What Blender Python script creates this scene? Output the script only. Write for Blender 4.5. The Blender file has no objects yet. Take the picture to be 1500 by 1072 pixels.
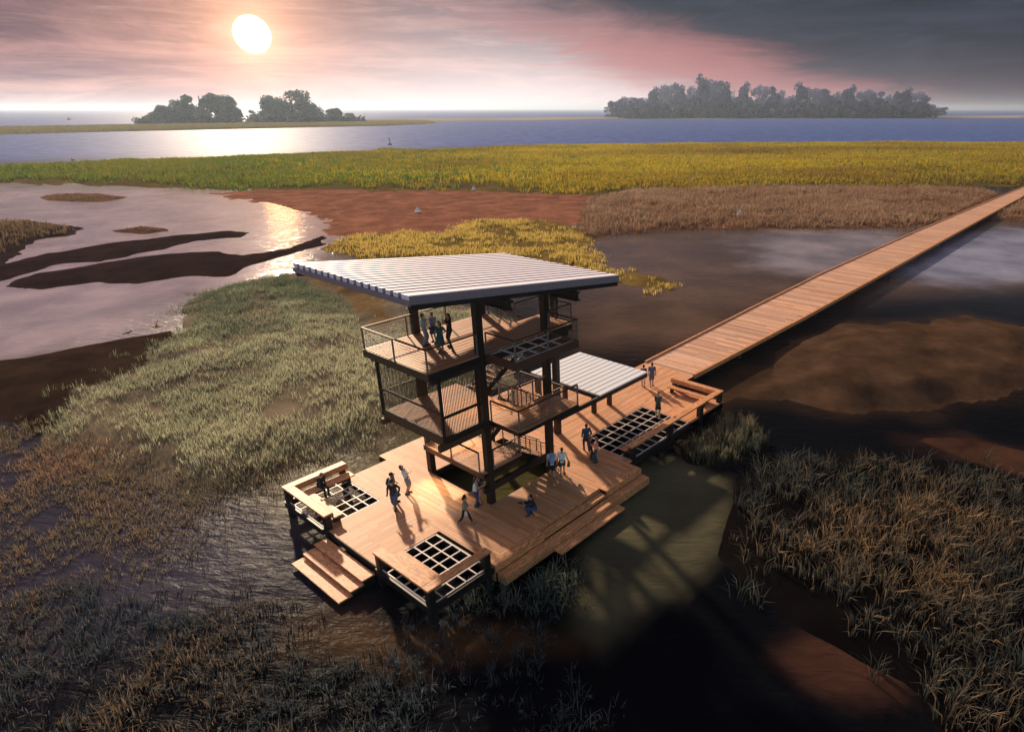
import bpy, bmesh, math, random
import numpy as np
from mathutils import Vector, Matrix
R_ = math.radians
rng = np.random.default_rng(7)
random.seed(7)
sc = bpy.context.scene
col = sc.collection
WZ = -0.95                                                   # water level; the deck top is z = 0

# ------------------------------------------------------------------ camera
CF, CP, CY = 944.2804, 0.3917359, 0.6841017
CPOS = Vector((-32.931949, -16.239807, 18.653052)); CPX, CPY = 888.636, 549.751
cam = bpy.data.cameras.new('camera'); camo = bpy.data.objects.new('camera', cam); col.objects.link(camo)
fw = Vector((math.cos(CP)*math.cos(CY), math.cos(CP)*math.sin(CY), -math.sin(CP)))
rt = Vector((math.sin(CY), -math.cos(CY), 0)); up = rt.cross(fw)
camo.matrix_world = Matrix(((rt.x, up.x, -fw.x, CPOS.x), (rt.y, up.y, -fw.y, CPOS.y), (rt.z, up.z, -fw.z, CPOS.z), (0, 0, 0, 1)))
cam.sensor_width = 36; cam.lens = CF/1500*36
cam.shift_x = -(CPX-750)/1500; cam.shift_y = (CPY-536)/1500
cam.clip_start = 0.5; cam.clip_end = 60000
sc.camera = camo
def at(u, v, z=WZ):                                          # survey helper: photo pixel -> point at height z
    d = fw + rt*((u-CPX)/CF) - up*((v-CPY)/CF)
    t = (z-CPOS.z)/d.z
    p = CPOS + d*t
    return (p.x, p.y)
def poly(pts, z=WZ): return [at(u, v, z) for u, v in pts]

# ------------------------------------------------------------------ object helpers
def tag(o, label=None, cat=None, group=None, kind=None):
    if label: o['label'] = label
    if cat: o['category'] = cat
    if group: o['group'] = group
    if kind: o['kind'] = kind
    return o
def empty(name, loc=(0, 0, 0), label=None, cat=None, group=None, rz=0):
    o = bpy.data.objects.new(name, None); col.objects.link(o)
    o.location = loc; o.rotation_euler = (0, 0, rz); o.empty_display_size = .3
    return tag(o, label, cat, group)
def link(name, me, mats, parent=None, smooth=False):
    for m in (mats if isinstance(mats, (list, tuple)) else [mats]): me.materials.append(m)
    if smooth: me.polygons.foreach_set('use_smooth', [True]*len(me.polygons))
    o = bpy.data.objects.new(name, me); col.objects.link(o)
    if parent: o.parent = parent
    return o
class MB:
    """collects boxes, bars and tubes and builds ONE mesh"""
    def __init__(s, org=(0, 0, 0)): s.v = []; s.f = []; s.m = []; s.o = Vector(org)
    def add(s, vs, fs, mi=0):
        b = len(s.v); s.v += [tuple(Vector(v)-s.o) for v in vs]; s.f += [tuple(i+b for i in f) for f in fs]; s.m += [mi]*len(fs); return s
    def box(s, x0, x1, y0, y1, z0, z1, mi=0):
        vs = [(x, y, z) for z in (z0, z1) for y in (y0, y1) for x in (x0, x1)]
        return s.add(vs, [(0, 2, 3, 1), (4, 5, 7, 6), (0, 1, 5, 4), (2, 6, 7, 3), (0, 4, 6, 2), (1, 3, 7, 5)], mi)
    def bar(s, a, b, w, h, mi=0, upv=(0, 0, 1)):
        a, b = Vector(a), Vector(b); d = (b-a).normalized(); u = Vector(upv)
        if abs(d.dot(u)) > .99: u = Vector((1, 0, 0))
        r = d.cross(u).normalized()*(w/2); u = r.cross(d).normalized()*(h/2)
        vs = [p+i*r+j*u for p in (a, b) for i, j in ((-1, -1), (1, -1), (1, 1), (-1, 1))]
        return s.add(vs, [(0, 1, 2, 3), (7, 6, 5, 4), (0, 4, 5, 1), (1, 5, 6, 2), (2, 6, 7, 3), (3, 7, 4, 0)], mi)
    def tube(s, pts, rs, n=8, mi=0, cap=True):
        pts = [Vector(p) for p in pts]
        if not isinstance(rs, (list, tuple)): rs = [rs]*len(pts)
        vs, fs = [], []
        for i, p in enumerate(pts):
            d = (pts[min(i+1, len(pts)-1)]-pts[max(i-1, 0)]).normalized()
            u = Vector((0, 0, 1)) if abs(d.z) < .95 else Vector((1, 0, 0))
            r = d.cross(u).normalized(); u = r.cross(d)
            vs += [p+(r*math.cos(2*math.pi*k/n)+u*math.sin(2*math.pi*k/n))*rs[i] for k in range(n)]
        for i in range(len(pts)-1):
            for k in range(n): fs.append((i*n+k, i*n+(k+1) % n, (i+1)*n+(k+1) % n, (i+1)*n+k))
        if cap: fs.append(tuple(range(n))[::-1]); fs.append(tuple(range((len(pts)-1)*n, len(pts)*n)))
        return s.add(vs, fs, mi)
    def ell(s, c, r, n=12, m=8, mi=0, rot=None):
        vs, fs = [], []
        for j in range(m+1):
            t = math.pi*j/m
            for k in range(n):
                v = Vector((r[0]*math.sin(t)*math.cos(2*math.pi*k/n), r[1]*math.sin(t)*math.sin(2*math.pi*k/n), r[2]*math.cos(t)))
                if rot: v = rot @ v
                vs.append(Vector(c)+v)
        for j in range(m):
            for k in range(n): fs.append((j*n+k, (j+1)*n+k, (j+1)*n+(k+1) % n, j*n+(k+1) % n))
        return s.add(vs, fs, mi)
    def mesh(s, name='m'):
        me = bpy.data.meshes.new(name); me.from_pydata(s.v, [], s.f)
        me.polygons.foreach_set('material_index', s.m); me.update(); return me
    def build(s, name, mats, parent=None, smooth=False, bevel=0):
        o = link(name, s.mesh(name), mats, parent, smooth)
        if bevel:
            b = o.modifiers.new('edge', 'BEVEL'); b.width = bevel; b.segments = 2; b.limit_method = 'ANGLE'
        return o
def slab(xs, ys, inside, z0, z1, org):
    """a floor of any rectilinear outline with openings, as one closed mesh"""
    mb = MB(org); n, m = len(xs)-1, len(ys)-1
    I = [[inside((xs[i]+xs[i+1])/2, (ys[j]+ys[j+1])/2) for j in range(m)] for i in range(n)]
    idx = {}
    vs, fs = [], []
    def vid(i, j, k):
        key = (i, j, k)
        if key not in idx: idx[key] = len(vs); vs.append((xs[i], ys[j], (z0, z1)[k]))
        return idx[key]
    g = lambda i, j: 0 <= i < n and 0 <= j < m and I[i][j]
    for i in range(n):
        for j in range(m):
            if not I[i][j]: continue
            fs.append((vid(i, j, 1), vid(i+1, j, 1), vid(i+1, j+1, 1), vid(i, j+1, 1)))
            fs.append((vid(i, j, 0), vid(i, j+1, 0), vid(i+1, j+1, 0), vid(i+1, j, 0)))
            if not g(i-1, j): fs.append((vid(i, j, 0), vid(i, j, 1), vid(i, j+1, 1), vid(i, j+1, 0)))
            if not g(i+1, j): fs.append((vid(i+1, j, 0), vid(i+1, j+1, 0), vid(i+1, j+1, 1), vid(i+1, j, 1)))
            if not g(i, j-1): fs.append((vid(i, j, 0), vid(i+1, j, 0), vid(i+1, j, 1), vid(i, j, 1)))
            if not g(i, j+1): fs.append((vid(i, j+1, 0), vid(i, j+1, 1), vid(i+1, j+1, 1), vid(i+1, j+1, 0)))
    return mb.add(vs, fs)

# ------------------------------------------------------------------ materials
class NT:
    def __init__(s, name, tree=None):
        if tree is None:
            s.mat = bpy.data.materials.new(name); s.mat.use_nodes = True; s.t = s.mat.node_tree
        else: s.t = tree
        s.t.nodes.clear()
    def n(s, typ, **kw):
        nd = s.t.nodes.new(typ)
        for k, v in kw.items():
            if k == 'inp':
                for a, b in v.items():
                    if hasattr(b, 'node') : s.t.links.new(b, nd.inputs[a])
                    else: nd.inputs[a].default_value = b
            else: setattr(nd, k, v)
        return nd
    def math(s, op, a, b=0.0, c=0.0, clamp=False):
        return s.n('ShaderNodeMath', operation=op, use_clamp=clamp, inp={0: a, 1: b, 2: c}).outputs[0]
    def mix(s, f, a, b, typ='MIX'):
        nd = s.n('ShaderNodeMix', data_type='RGBA', blend_type=typ)
        for i, v in ((0, f), (6, a), (7, b)):
            if hasattr(v, 'node'): s.t.links.new(v, nd.inputs[i])
            else: nd.inputs[i].default_value = v if i == 0 else (*v[:3], 1)
        return nd.outputs[2]
    def ramp(s, f, stops):
        nd = s.n('ShaderNodeValToRGB', inp={0: f}); el = nd.color_ramp.elements
        while len(el) < len(stops): el.new(.5)
        for e, (p, c) in zip(el, stops): e.position = p; e.color = (*c, 1) if len(c) == 3 else c
        return nd.outputs[0]
    def smooth(s, x, a, b):
        nd = s.n('ShaderNodeMapRange', interpolation_type='SMOOTHSTEP', inp={0: x, 1: a, 2: b, 3: 0.0, 4: 1.0}); return nd.outputs[0]
    def noise(s, vec, scale, detail=4, rough=.55, dist=0.0):
        return s.n('ShaderNodeTexNoise', inp={'Vector': vec, 'Scale': scale, 'Detail': detail, 'Roughness': rough, 'Distortion': dist}).outputs[0]
    def pos(s): return s.n('ShaderNodeNewGeometry').outputs['Position']
    def sep(s, v): return s.n('ShaderNodeSeparateXYZ', inp={0: v}).outputs
    def comb(s, x, y, z): return s.n('ShaderNodeCombineXYZ', inp={0: x, 1: y, 2: z}).outputs[0]
    def out(s, base, rough=.6, bump=None, bstr=.3, bdist=.02, **kw):
        p = s.n('ShaderNodeBsdfPrincipled', inp={'Base Color': base if hasattr(base, 'node') else (*base, 1), 'Roughness': rough})
        for k, v in kw.items():
            k = k.replace('_', ' ')
            if hasattr(v, 'node'): s.t.links.new(v, p.inputs[k])
            else: p.inputs[k].default_value = v
        if bump is not None:
            b = s.n('ShaderNodeBump', inp={'Height': bump, 'Strength': bstr, 'Distance': bdist})
            s.t.links.new(b.outputs[0], p.inputs['Normal'])
        o = s.n('ShaderNodeOutputMaterial'); s.t.links.new(p.outputs[0], o.inputs[0])
        return s.mat
def plain(name, c, rough=.6, var=.12, scale=3.0, metal=0.0):
    t = NT(name); n = t.noise(t.pos(), scale, 5)
    c0 = tuple(x*(1-var) for x in c); c1 = tuple(min(1, x*(1+var)) for x in c)
    return t.out(t.mix(n, c0, c1), rough, bump=n, bstr=.08, Metallic=metal)
def wood(name, axis, width, c, length=3.2, gap=.05, var=.28, grain=1.0, rough=.55):
    """planks that run along axis 0 (x) or 1 (y)"""
    t = NT(name); X = t.sep(t.pos()); al, ac = (X[0], X[1]) if axis == 0 else (X[1], X[0])
    k = t.math('DIVIDE', ac, width); pid = t.math('FLOOR', k); fr = t.math('FRACT', k)
    off = t.n('ShaderNodeTexWhiteNoise', noise_dimensions='1D', inp={'W': pid}).outputs[0]
    seg = t.math('FLOOR', t.math('ADD', t.math('DIVIDE', al, length), t.math('MULTIPLY', off, 7.3)))
    segf = t.math('FRACT', t.math('ADD', t.math('DIVIDE', al, length), t.math('MULTIPLY', off, 7.3)))
    rnd = t.n('ShaderNodeTexWhiteNoise', noise_dimensions='2D', inp={'Vector': t.comb(pid, seg, 0.0)}).outputs
    gv = t.comb(t.math('MULTIPLY', al, 1.6), t.math('ADD', t.math('MULTIPLY', ac, 22.0), t.math('MULTIPLY', rnd[0], 40.0)), X[2])
    g = t.noise(gv, 1.6*grain, 6, .62, 1.2)
    big = t.noise(t.pos(), .35, 4, .6)
    dark = tuple(x*(1-var)*.82 for x in c); lite = tuple(min(1, x*(1+var*.55)) for x in c)
    base = t.mix(rnd[0], dark, lite)
    base = t.mix(t.math('MULTIPLY', g, .75), base, tuple(x*.55 for x in c))
    base = t.mix(t.smooth(big, .42, .72), base, t.mix(.5, base, (c[0]*.62, c[1]*.62, c[2]*.70)))
    wth = t.n('ShaderNodeTexWhiteNoise', noise_dimensions='2D', inp={'Vector': t.comb(t.math('ADD', pid, 31.0), seg, 0.0)}).outputs[0]
    base = t.mix(t.math('MULTIPLY', t.smooth(wth, .72, 1.0), .42), base, (c[0]*.62, c[0]*.50, c[0]*.42))
    stn = t.noise(t.pos(), 1.3, 6, .65, .8); base = t.mix(t.math('MULTIPLY', t.smooth(stn, .56, .70), .40), base, (c[0]*.42, c[1]*.40, c[2]*.40))
    e = t.math('MINIMUM', fr, t.math('SUBTRACT', 1.0, fr))
    e2 = t.math('MULTIPLY', t.math('MINIMUM', segf, t.math('SUBTRACT', 1.0, segf)), length/width)
    ed = t.math('MINIMUM', e, e2)
    gp = t.smooth(ed, gap*.35, gap)
    base = t.mix(gp, (c[0]*.13, c[1]*.11, c[2]*.1), base)
    h = t.math('ADD', t.math('MULTIPLY', gp, .8), t.math('MULTIPLY', g, .25))
    return t.out(base, rough, bump=h, bstr=.5, bdist=.012, Specular_IOR_Level=.3)
def step_wood(name, axis, c):
    """broad boards with a strong cathedral grain"""
    t = NT(name); X = t.sep(t.pos()); al, ac = (X[0], X[1]) if axis == 0 else (X[1], X[0])
    w = t.noise(t.comb(t.math('MULTIPLY', al, .55), t.math('MULTIPLY', ac, 2.0), t.math('MULTIPLY', X[2], 3.0)), 1.1, 3, .5)
    rings = t.math('SINE', t.math('MULTIPLY', w, 60.0))
    fine = t.noise(t.comb(t.math('MULTIPLY', al, 2.5), t.math('MULTIPLY', ac, 45.0), X[2]), 2.0, 5, .6)
    a = t.mix(t.math('MULTIPLY_ADD', rings, .5, .5), tuple(x*.50 for x in c), tuple(min(1, x*1.08) for x in c))
    a = t.mix(t.math('MULTIPLY', fine, .5), a, tuple(x*.55 for x in c))
    a = t.mix(t.smooth(t.noise(t.pos(), .8, 3), .5, .75), a, tuple(x*.6 for x in c))
    return t.out(a, .5, bump=fine, bstr=.25, bdist=.01, Specular_IOR_Level=.3)
WOOD = (.82, .365, .155)
M = {}
M['deck_x'] = wood('deck boards along the boardwalk', 0, .145, WOOD)
M['deck_y'] = wood('deck boards across', 1, .145, WOOD)
M['trim'] = step_wood('timber trim', 0, WOOD)
M['trim_y'] = step_wood('timber trim across', 1, WOOD)
M['floor_up'] = wood('upper floor boards', 0, .14, (.74, .31, .13))
M['walk'] = wood('boardwalk boards', 1, .30, (.82, .45, .28), length=9.0, gap=.07, var=.5, grain=.7)
M['steel'] = plain('dark painted steel', (.020, .012, .009), .55, .5)
M['steel_black'] = plain('black painted steel', (.009, .008, .009), .5, .4)
M['corten'] = plain('rust brown steel', (.10, .042, .022), .6, .35, 8)
M['post'] = plain('galvanised rail post', (.20, .175, .17), .45, .15)
M['cable'] = plain('steel cable', (.035, .022, .017), .5, .2)
M['grate'] = plain('pale steel grate bar', (.62, .50, .46), .5, .1)
M['roof'] = plain('white metal roofing', (.90, .86, .90), .42, .04, 1.5)
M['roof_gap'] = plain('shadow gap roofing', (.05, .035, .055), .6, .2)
M['rib_shade'] = plain('violet rib shade', (.13, .10, .21), .5, .1)  # shade on the rib sides, given as a violet colour
M['roof_fascia'] = plain('mauve grey fascia', (.30, .22, .25), .5, .2, 4)
M['canopy'] = plain('pale canopy sheet', (.74, .77, .80), .4, .03, 1.0)
M['seam'] = plain('canopy seam', (.20, .21, .23), .5, .1)
M['screen'] = plain('bronze wire mesh', (.055, .035, .02), .5, .2)
M['bronze'] = plain('bronze edge steel', (.085, .06, .03), .55, .25)
def attr_mat(name, rough=.75, trans=0.0, spec=.2):
    t = NT(name); a = t.n('ShaderNodeAttribute', attribute_name='Col').outputs[0]
    p = t.n('ShaderNodeBsdfPrincipled', inp={'Base Color': a, 'Roughness': rough, 'Specular IOR Level': spec})
    sh = p.outputs[0]
    if trans:
        tr = t.n('ShaderNodeBsdfTranslucent', inp={0: a})
        sh = t.n('ShaderNodeMixShader', inp={0: trans, 1: sh, 2: tr.outputs[0]}).outputs[0]
    o = t.n('ShaderNodeOutputMaterial'); t.t.links.new(sh, o.inputs[0])
    return t.mat
M['blade'] = attr_mat('grass blade', .6, .45)
M['leaf'] = attr_mat('tree leaf', .7, .4)

# ------------------------------------------------------------------ people
def capsule(mb, a, b, ra, rb, n=10):
    a, b = Vector(a), Vector(b); d = b-a; L = d.length
    if L < 1e-5: mb.ell(a, (ra, ra, ra), n, 6); return
    d /= L; u = Vector((0, 0, 1)) if abs(d.z) < .9 else Vector((1, 0, 0)); r = d.cross(u).normalized(); u = r.cross(d)
    vs, fs, rings = [], [], []
    for k in range(5): t = math.pi/2*(1-k/4.0); rings.append((a-d*ra*math.sin(t), max(ra*math.cos(t), 1e-4)))
    for k in range(5): t = math.pi/2*(k/4.0); rings.append((b+d*rb*math.sin(t), max(rb*math.cos(t), 1e-4)))
    for p, q in rings: vs += [p+(r*math.cos(2*math.pi*k/n)+u*math.sin(2*math.pi*k/n))*q for k in range(n)]
    for i in range(len(rings)-1):
        for k in range(n): fs.append((i*n+k, i*n+(k+1) % n, (i+1)*n+(k+1) % n, (i+1)*n+k))
    fs.append(tuple(range(n))[::-1]); fs.append(tuple(range((len(rings)-1)*n, len(rings)*n)))
    mb.add(vs, fs)
def fused(mb, voxel):
    me = mb.mesh('raw'); o = bpy.data.objects.new('raw', me); col.objects.link(o)
    m = o.modifiers.new('r', 'REMESH'); m.mode = 'VOXEL'; m.voxel_size = voxel; m.use_smooth_shade = True
    s = o.modifiers.new('s', 'SMOOTH'); s.factor = .5; s.iterations = 2
    dg = bpy.context.evaluated_depsgraph_get(); dg.update()
    r = bpy.data.meshes.new_from_object(o.evaluated_get(dg))
    bpy.data.objects.remove(o); bpy.data.meshes.remove(me)
    return r
def ik(a, c, l1, l2, hint):
    a, c, hint = Vector(a), Vector(c), Vector(hint); d = c-a; L = min(d.length, (l1+l2)*.995); dn = d.normalized(); c = a+dn*L
    x = (l1*l1-l2*l2+L*L)/(2*L); h = math.sqrt(max(l1*l1-x*x, 0)); pr = hint-dn*hint.dot(dn)
    pr = pr.normalized() if pr.length > 1e-4 else Vector((1, 0, 0))
    return a+dn*x+pr*h, c
def cloth(c, name): 
    k = 'cloth_'+name
    if k not in M: M[k] = plain(name+' cloth', c, .8, .18, 14)
    return M[k]
SKIN = plain('skin', (.50, .27, .18), .55, .08, 20); SKIN_D = plain('brown skin', (.22, .11, .07), .55, .08, 20)
M['eye'] = plain('eye', (.02, .015, .012), .3, .05)
M['shoe'] = plain('dark shoe', (.018, .018, .02), .5, .2)
M['black'] = plain('black plastic', (.012, .012, .013), .4, .2)
def person(label, loc, az, h=1.72, lean=0.0, twist=0.0, hip_z=.93, hip_x=0.0, feet=((.02, .10), (-.02, -.10)), foot_z=(0, 0), hands=None, head=(0, 0),
           top=None, top_len='short', bottom=None, bottom_kind='trousers', hair=(.03, .018, .012), hair_kind='short', hat=None, skin=None, female=False, shoe=None, toe=(0, 0)):
    """local frame: +x faces forward, +y is the person's own left hand side, metres for a 1.72 m figure"""
    root = empty('person', loc, label, 'person', None, R_(az)); k = h/1.72; root.scale = (k, k, k)
    skin = skin or SKIN
    cl, sl = math.cos(lean), math.sin(lean)
    hipc = Vector((hip_x, 0, hip_z))
    def T(x, y, z):                                         # torso frame, leaning forward by lean about the hips
        ct, st = math.cos(twist), math.sin(twist); x, y = x*ct-y*st, x*st+y*ct
        return hipc+Vector((x*cl+z*sl, y, z*cl-x*sl))
    sw = .165 if female else .19; hw = .10 if female else .092
    waist, chest, neck0 = T(.0, 0, .14), T(.012, 0, .36), T(0, 0, .525)
    sh = [T(0, s*sw, .475) for s in (1, -1)]
    hp = [hipc+Vector((0, s*hw, -.03)) for s in (1, -1)]
    nod, tilt = head
    hd0 = T(.012, 0, .60)
    hrot = Matrix.Rotation(twist, 3, 'Z') @ Matrix.Rotation(lean*.6+nod, 3, 'Y') @ Matrix.Rotation(tilt, 3, 'Z')
    H = lambda x, y, z: hd0+hrot @ Vector((x, y, z))
    hc = H(.012, 0, .105)
    b = MB()
    # torso, neck, head
    for s in (1, -1):
        capsule(b, T(0, s*.05, .02), T(0, s*.055, .14), .105, .088); capsule(b, T(0, s*.055, .14), T(.01, s*.075, .36), .086, .098)
        capsule(b, T(.01, s*.07, .36), T(0, s*sw*.86, .465), .09, .062); capsule(b, hipc+Vector((0, 0, .02)), hp[s < 0], .10, .095)
        capsule(b, T(0, s*.04, .5), T(0, s*sw, .475), .052, .056)
        if female: b.ell(T(.085, s*.07, .34), (.052, .055, .058))
    capsule(b, neck0-Vector((0, 0, .04)), H(0, 0, .04), .058, .052)
    b.ell(hc, (.098, .076, .112), rot=hrot); b.ell(H(.022, 0, .055), (.072, .06, .07), rot=hrot)
    b.ell(H(.108, 0, .085), (.020, .014, .024), rot=hrot)
    for s in (1, -1): b.ell(H(-.002, s*.078, .10), (.024, .012, .032), rot=hrot)
    # legs
    legs = []
    for i, s in enumerate((1, -1)):
        ank = Vector((feet[i][0], feet[i][1], .085+foot_z[i]))
        kn, ank = ik(hp[i], ank, .435, .42, (1, feet[i][1]*.6, 0)); legs.append((hp[i], kn, ank))
        capsule(b, hp[i], kn, .088, .056); capsule(b, kn, kn.lerp(ank, .35), .056, .056); capsule(b, kn.lerp(ank, .35), ank, .056, .038)
        fd = Vector((math.cos(toe[i]), math.sin(toe[i])+s*.15, 0)).normalized()
        capsule(b, ank-Vector((0, 0, .045))-fd*.03, ank+fd*.15-Vector((0, 0, .055)), .040, .030)
        legs[-1] += (fd,)
    # arms and hands
    arms = []
    for i, s in enumerate((1, -1)):
        tgt = (hands[i] if hands and hands[i] is not None else (.04, s*(sw+.07), -.07))
        tgt = T(*tgt)
        hint = Vector((-1, s*.5, -.35)) if (tgt-sh[i]).z < .05 else Vector((.1, s*1, -.6))
        el, wr = ik(sh[i], tgt, .285, .255, hint); arms.append((sh[i], el, wr))
        capsule(b, sh[i], el, .050, .038); capsule(b, el, el.lerp(wr, .3), .038, .037); capsule(b, el.lerp(wr, .3), wr, .037, .026)
        d = (wr-el).normalized(); side = d.cross(Vector((1, 0, 0)) if abs(d.x) < .8 else Vector((0, 0, 1))).normalized(); nrm = side.cross(d).normalized()
        pm = wr+d*.055
        capsule(b, wr+side*.014, pm+side*.022, .022, .020); capsule(b, wr-side*.014, pm-side*.022, .022, .020)
        for q, (off, ln) in enumerate(((-.035, .058), (-.012, .072), (.012, .068), (.035, .05))):      # four fingers, curled
            p0 = pm+side*off+d*.02; p1 = p0+d*ln*.55+nrm*.006+side*off*.22; p2 = p1+d*ln*.4+nrm*.028
            capsule(b, p0, p1, .0105, .010, 7); capsule(b, p1, p2, .010, .009, 7)
        p0 = wr+d*.025+side*.034; p1 = p0+d*.03+side*.034; p2 = p1+d*.035+nrm*.012
        capsule(b, p0, p1, .014, .012, 7); capsule(b, p1, p2, .012, .010, 7)
    link('body', fused(b, .0105), skin, root, True)
    # face
    for s in (1, -1): MB().ell(H(.103, s*.034, .115), (.009, .013, .008), 8, 6, rot=hrot).build('eye', M['eye'], root, True)
    MB().ell(H(.092, 0, .040), (.010, .026, .007), 8, 6, rot=hrot).build('mouth', cloth((.30, .09, .08), 'lip'), root, True)
    # hair / hat
    hm = MB()
    hm.ell(H(-.012, 0, .128), (.103, .087, .102), 14, 10, rot=hrot); hm.ell(H(-.05, 0, .09), (.07, .082, .08), rot=hrot)
    if hair_kind == 'long':
        for s in (-1, 0, 1): capsule(hm, H(-.06, s*.05, .08), H(-.085, s*.055, -.14), .055, .035)
    if hair_kind == 'curly':
        for q in range(16):
            a_ = q*2.4; hm.ell(H(-.02-.07*math.cos(a_*.7)**2, .09*math.sin(a_), .12+.08*math.cos(a_*1.3)), (.05, .05, .05), 8, 6, rot=hrot)
    # keep the face clear: cut what lies in front of the hairline
    me = fused(hm, .014); bm = bmesh.new(); bm.from_mesh(me); inv = hrot.inverted()
    kill = [v for v in bm.verts if (lambda q: q.x > .045 and q.z < .15)(inv @ (v.co-hd0))]
    bmesh.ops.delete(bm, geom=kill, context='VERTS'); bm.to_mesh(me); bm.free()
    link('hair', me, cloth(hair, 'hair %.3f' % hair[0]), root, True)
    if hat:
        m_ = MB(); m_.ell(H(-.004, 0, .150), (.112, .095, .088), 14, 10, rot=hrot)
        b0 = H(.10, 0, .150); m_.bar(b0, H(.185, 0, .135), .13, .012, upv=hrot @ Vector((0, 0, 1)))
        link('cap', fused(m_, .011), cloth(hat, 'cap %.3f' % hat[0]), root, True)
    # clothing
    if top is not None:
        m_ = MB()
        for s in (1, -1):
            capsule(m_, T(0, s*.055, -.02 if bottom_kind != 'dress' else .1), T(0, s*.06, .14), .118, .104); capsule(m_, T(0, s*.06, .14), T(.01, s*.08, .36), .102, .114)
            capsule(m_, T(.01, s*.07, .36), T(0, s*sw*.86, .465), .104, .076); capsule(m_, T(0, s*.075, .49), T(0, s*sw, .475), .058, .070)
            if female: m_.ell(T(.085, s*.07, .34), (.063, .066, .07))
        for i, (a_, e_, w_) in enumerate(arms):
            if top_len == 'none': break
            if top_len == 'short': capsule(m_, a_, a_.lerp(e_, .62), .068, .060)
            else: capsule(m_, a_, e_, .066, .055); capsule(m_, e_, e_.lerp(w_, .93), .055, .042)
        link('shirt' if top_len != 'long' else 'jacket', fused(m_, .014), cloth(top, 'top %.3f %.3f' % (top[0], top[2])), root, True)
    if bottom is not None:
        m_ = MB(); bc = cloth(bottom, 'bottom %.3f %.3f' % (bottom[0], bottom[2]))
        if bottom_kind in ('skirt', 'dress'):
            z0 = .14 if bottom_kind == 'dress' else .05
            mid = (legs[0][1]+legs[1][1])/2
            t0 = T(0, 0, z0); lowz = mid.z+(.04 if bottom_kind == 'dress' else .06)
            vs, fs, n = [], [], 20
            for j in range(6):
                q = j/5; p = t0.lerp(Vector((mid.x, mid.y, lowz)), q); rx = .115+q*(.10 if bottom_kind == 'dress' else .06); ry = .15+q*(.12 if bottom_kind == 'dress' else .06)
                for kk in range(n): a_ = 2*math.pi*kk/n; f_ = 1+.05*q*math.sin(a_*7); vs.append(p+Vector((rx*math.cos(a_)*f_, ry*math.sin(a_)*f_, 0)))
            for j in range(5):
                for kk in range(n): fs.append((j*n+kk, j*n+(kk+1) % n, (j+1)*n+(kk+1) % n, (j+1)*n+kk))
            fs.append(tuple(range(5*n, 6*n))); m_.add(vs, fs)
            m_.build('skirt', bc, root, True)
        else:
            for i, (hp_, kn, an, fd) in enumerate(legs):
                s = (1, -1)[i]
                capsule(m_, hipc+Vector((0, s*.05, .06)), hp_, .112, .108)
                if bottom_kind == 'trousers': capsule(m_, hp_, kn, .102, .070); capsule(m_, kn, an+Vector((0, 0, .0)), .070, .053)
                elif bottom_kind == 'leggings': capsule(m_, hp_, kn, .094, .062); capsule(m_, kn, kn.lerp(an, .35), .062, .062); capsule(m_, kn.lerp(an, .35), an+Vector((0, 0, .05)), .062, .044)
                else: capsule(m_, hp_, hp_.lerp(kn, .82 if bottom_kind == 'shorts' else 1.0), .108, .092)
            link('trousers' if bottom_kind in ('trousers', 'leggings') else 'shorts', fused(m_, .014), bc, root, True)
    for (hp_, kn, an, fd) in legs:
        m_ = MB(); capsule(m_, an-Vector((0, 0, .042))-fd*.04, an+fd*.165-Vector((0, 0, .05)), .048, .038);
        link('shoe', fused(m_, .013), cloth(shoe, 'shoe %.3f' % shoe[0]) if shoe else M['shoe'], root, True)
    ct, st = math.cos(R_(az)), math.sin(R_(az))
    world = lambda p: Vector(loc)+k*Vector((p[0]*ct-p[1]*st, p[0]*st+p[1]*ct, p[2]))
    return dict(root=root, T=T, world=world, arms=arms, az=az, k=k, H=H)
def place_item(mb, name, mat, P, p, label, cat, smooth=False, bevel=0, rz=0):
    o = mb.build(name, mat, None, smooth, bevel); o.location = P['world'](p); o.rotation_euler = (0, 0, R_(P['az'])+rz)
    return tag(o, label, cat)
def hand_camera(P, p, label, rz=0):
    r = empty('camera', P['world'](p), label, 'camera', None, R_(P['az'])+rz)
    MB().box(-.045, .045, -.075, .075, -.055, .05).box(-.03, .03, -.03, .03, .05, .075).build('camera_body', M['black'], r, bevel=.008)
    MB().tube([(.045, 0, 0), (.17, 0, 0)], [.04, .046], 14).build('lens', M['black'], r, True)
    return r
def backpack(P, label, c, c2):
    r = empty('backpack', P['world'](P['T'](-.19, 0, .27)), label, 'backpack', None, R_(P['az']))
    b = MB(); b.ell((0, 0, 0), (.11, .15, .23), 14, 10); b.ell((-.05, 0, -.08), (.10, .12, .12), 12, 8)
    link('bag', fused(b, .016), cloth(c, 'pack %.3f' % c[0]), r, True)
    for s in (1, -1):
        MB().tube([(.05, s*.09, .2), (.16, s*.11, .235), (.30, s*.10, .12), (.31, s*.10, -.02), (.2, s*.13, -.15), (.03, s*.12, -.17)], .017, 6).build('strap', cloth(c2, 'strap %.3f' % c2[0]), r, True)
    return r
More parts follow.
